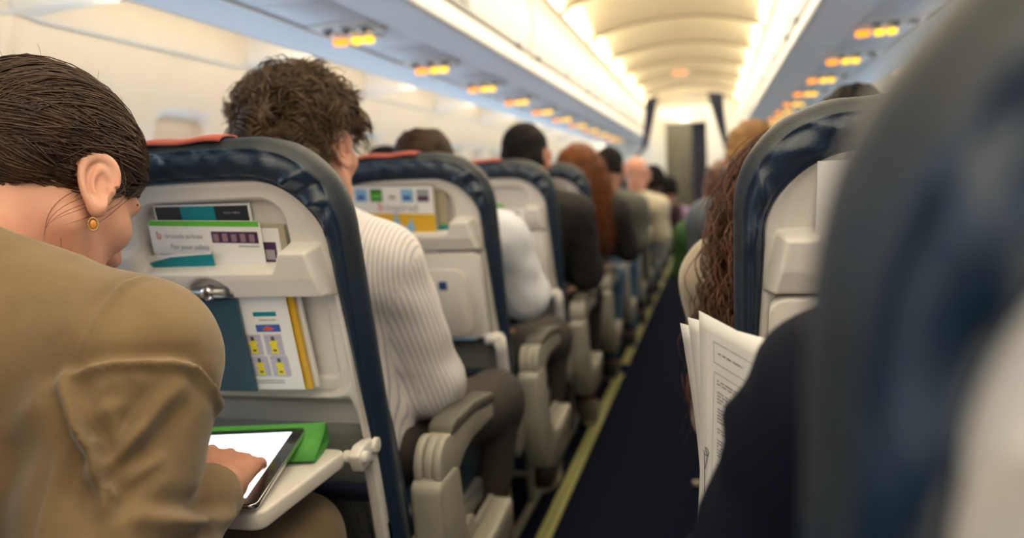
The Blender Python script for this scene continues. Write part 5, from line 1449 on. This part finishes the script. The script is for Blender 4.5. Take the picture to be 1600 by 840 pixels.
M['bezel']=mat('black_glass',(.006,.006,.007),.08,coat=.5); M['screen']=mat('lit_screen',(.8,.9,.92),.1,emit=(.86,.97,1.),estr=1.15); M['screenline']=mat('screen_text',(.6,.7,.72),.1,emit=(.70,.84,.86),estr=.9)
M['greencover']=mat('green_cover',(.10,.42,.07),.6,bump=.1,bscale=400)
tablet()

# ------------------------------------------------------------------ papers held by the man in the navy suit
def paper(label,tl,u,v,curl,w=.21,h=.297,print_=False,nx=14,ny=18,order=0):
    """a sheet: tl corner, u across the top, v down the side, curl bends it toward the reader"""
    tl=np.array(tl,float);u=np.array(u,float);u/=np.linalg.norm(u);v=np.array(v,float);v-=u*(u@v);v/=np.linalg.norm(v);n=np.cross(u,v)
    def pt(a,b,o=0): return tl+u*w*a+v*h*b+n*(curl(a,b)+o)
    V=np.array([pt(a,b) for b in np.linspace(0,1,ny) for a in np.linspace(0,1,nx)])
    e=thing('paper_sheet',label,'paper',tuple(tl)); me=fastmesh('sheet',V-tl,gridfaces(ny,nx),K['white']); o=obj('sheet',me,e); md=o.modifiers.new('s','SOLIDIFY'); md.thickness=.0004
    if print_:
        # printed lines, following the bend of the sheet
        sgn=-.0012
        def strip(g,a0,b0,a1,b1):
            k=max(2,int(abs(a1-a0)*16)); A=np.linspace(a0,a1,k); b=len(g.V)
            for a in A: g.V.append(tuple(pt(a,b0,sgn)-tl)); g.V.append(tuple(pt(a,b1,sgn)-tl))
            for i in range(k-1): g.F.append((b+2*i,b+2*i+1,b+2*i+3,b+2*i+2)); g.M.append(0)
        g=MB()
        for (a0,b0,a1,b1) in ((.13,.085,.92,.165),(.13,.20,.95,.90)):
            for q in ((a0,b0,a1,b0+.0018),(a0,b1-.0018,a1,b1)): strip(g,*q)
            strip(g,a0,b0,a0+.0022,b1); strip(g,a1-.0022,b0,a1,b1)
        R=random.Random(4)
        def words(a,b,a1,hgt):
            while a<a1:
                l=R.uniform(.012,.06); l=min(l,a1-a)
                # letters as short dashes
                x=a
                while x<a+l: strip(g,x,b+R.choice((0,.0012)),x+.0055,b+hgt); x+=.0078
                a+=l+.014
        words(.17,.118,.36,.0065); words(.56,.135,.80,.0065)
        blocks=[(.225,2),(.270,4),(.335,5),(.415,2),(.46,6),(.56,5),(.64,4),(.71,6),(.80,5)]
        for b0,nl in blocks:
            for i in range(nl): 
                if b0+i*.0125<.885: words(.155,b0+i*.0125,.90 if i<nl-1 else .5,.0062)
        g.build('printed_text',K['ink'],e,fixn=False)
        # pen squiggle in the margin
        pts=[pt(.055+.03*math.sin(t*2.2),.62-.20*t+.0*t,-.0016)-tl for t in np.linspace(0,.3,6)]+[pt(.06+.022*math.cos(t),.545+.016*math.sin(t),-.0016)-tl for t in np.linspace(-2,3,14)]+[pt(.045+.012*t,.56+.16*t,-.0016)-tl for t in np.linspace(0,1,5)]
        g=MB(); g.tube([tuple(p) for p in pts],.0004,5); g.build('pen_mark',K['ink'],e)
    return e
paper('front printed sheet of the held papers, text box facing the camera',(.2260,.84,.919),(.54,-.80,-.16),(.035,.02,-1.),lambda a,b:.010*math.sin(2.2*b)+.004*a*b,print_=True)
paper('middle blank sheet of the held papers',(.2135,.868,.907),(.60,-.79,-.02),(.045,.02,-1.),lambda a,b:.012*math.sin(2.0*b)-.004*a)
paper('rearmost blank sheet of the held papers, its edge curling down to the left',(.2040,.892,.896),(.60,-.79,-.02),(.030,.02,-1.),lambda a,b:.020*math.sin(2.4*b),h=.33)
c=Card('white_booklet','white booklet standing in the pocket of the right aisle seat ahead','booklet',.20,.150,seatpt(1,-.035,.490,-.012,side=1),rx=BACK,t=.004)

# small things far down the rows
c=Card('folded_newspaper','folded white and blue paper on the lap of the auburn-haired woman','newspaper',.085,.15,(-.245,3.985,.62),rx=math.radians(-12),ry=math.radians(8),t=.012)
c.rect(.005,.02,.075,.075,'sky'); c.rect(.010,.09,.070,.12,'lilac')
# ------------------------------------------------------------------ camera
def camera():
    f,a,b,r=1214.475,.2543,.1069,-.0454
    fw=Vector((-math.sin(a)*math.cos(b),math.cos(a)*math.cos(b),-math.sin(b)))
    rt=Vector((math.cos(a),math.sin(a),0)); up=rt.cross(fw)
    rt2=rt*math.cos(r)+up*math.sin(r); up2=up*math.cos(r)-rt*math.sin(r)
    c=bpy.data.cameras.new('camera'); o=bpy.data.objects.new('camera',c); COL.objects.link(o)
    m=Matrix((rt2,up2,-fw)).transposed().to_4x4(); m.translation=Vector((.2409,0,1.0602)); o.matrix_world=m
    c.lens=f/1600*36; c.sensor_width=36; c.sensor_fit='HORIZONTAL'; c.clip_start=.02; c.clip_end=100
    c.dof.use_dof=True; c.dof.focus_distance=FOCUS; c.dof.aperture_fstop=FSTOP; c.dof.aperture_blades=0
    SC.camera=o
FOCUS=.95; FSTOP=2.3
camera()
def area(name,loc,rot,size,sy,col,e):
    l=bpy.data.lights.new(name,'AREA'); l.shape='RECTANGLE'; l.size=size; l.size_y=sy; l.color=col; l.energy=e
    o=bpy.data.objects.new(name,l); o.location=loc; o.rotation_euler=rot; COL.objects.link(o); return o
# cabin lighting behind the ceiling coves (warm) ...
YM=(Y0+Y1)/2; YL=Y1-Y0
for s in (-1,1):
    area('cove_light',(s*.655,YM,2.125),(0,s*math.radians(122),0),.04,YL,(1.,.86,.62),42)
    # warm strip above the window lining
    area('sidewall_light',(s*1.285,YM,1.588),(0,-s*math.radians(62),0),.04,YL,(1.,.84,.60),21 if s<0 else 18)
    # cool daylight entering at the windows
    area('window_light',(s*1.70,YM,1.15),(0,-s*math.radians(-100),0),.3,YL,(.50,.74,1.),46 if s<0 else 30)
area('ceiling_light',(0,YM,2.06),(0,0,0),.9,YL,(1.,.88,.68),75)
area('rear_fill',(-.1,Y0+.15,1.75),(math.radians(68),0,0),2.2,.5,(1.,.95,.90),5)  # unseen fill added behind the camera to brighten papers and seat backs
w=bpy.data.worlds.new('world'); SC.world=w; w.use_nodes=True
w.node_tree.nodes['Background'].inputs[0].default_value=(.8,.85,1,1); w.node_tree.nodes['Background'].inputs[1].default_value=.3
SC.view_settings.view_transform='Standard'
try: SC.view_settings.look='None'
except Exception: pass
SC.view_settings.exposure=0.32
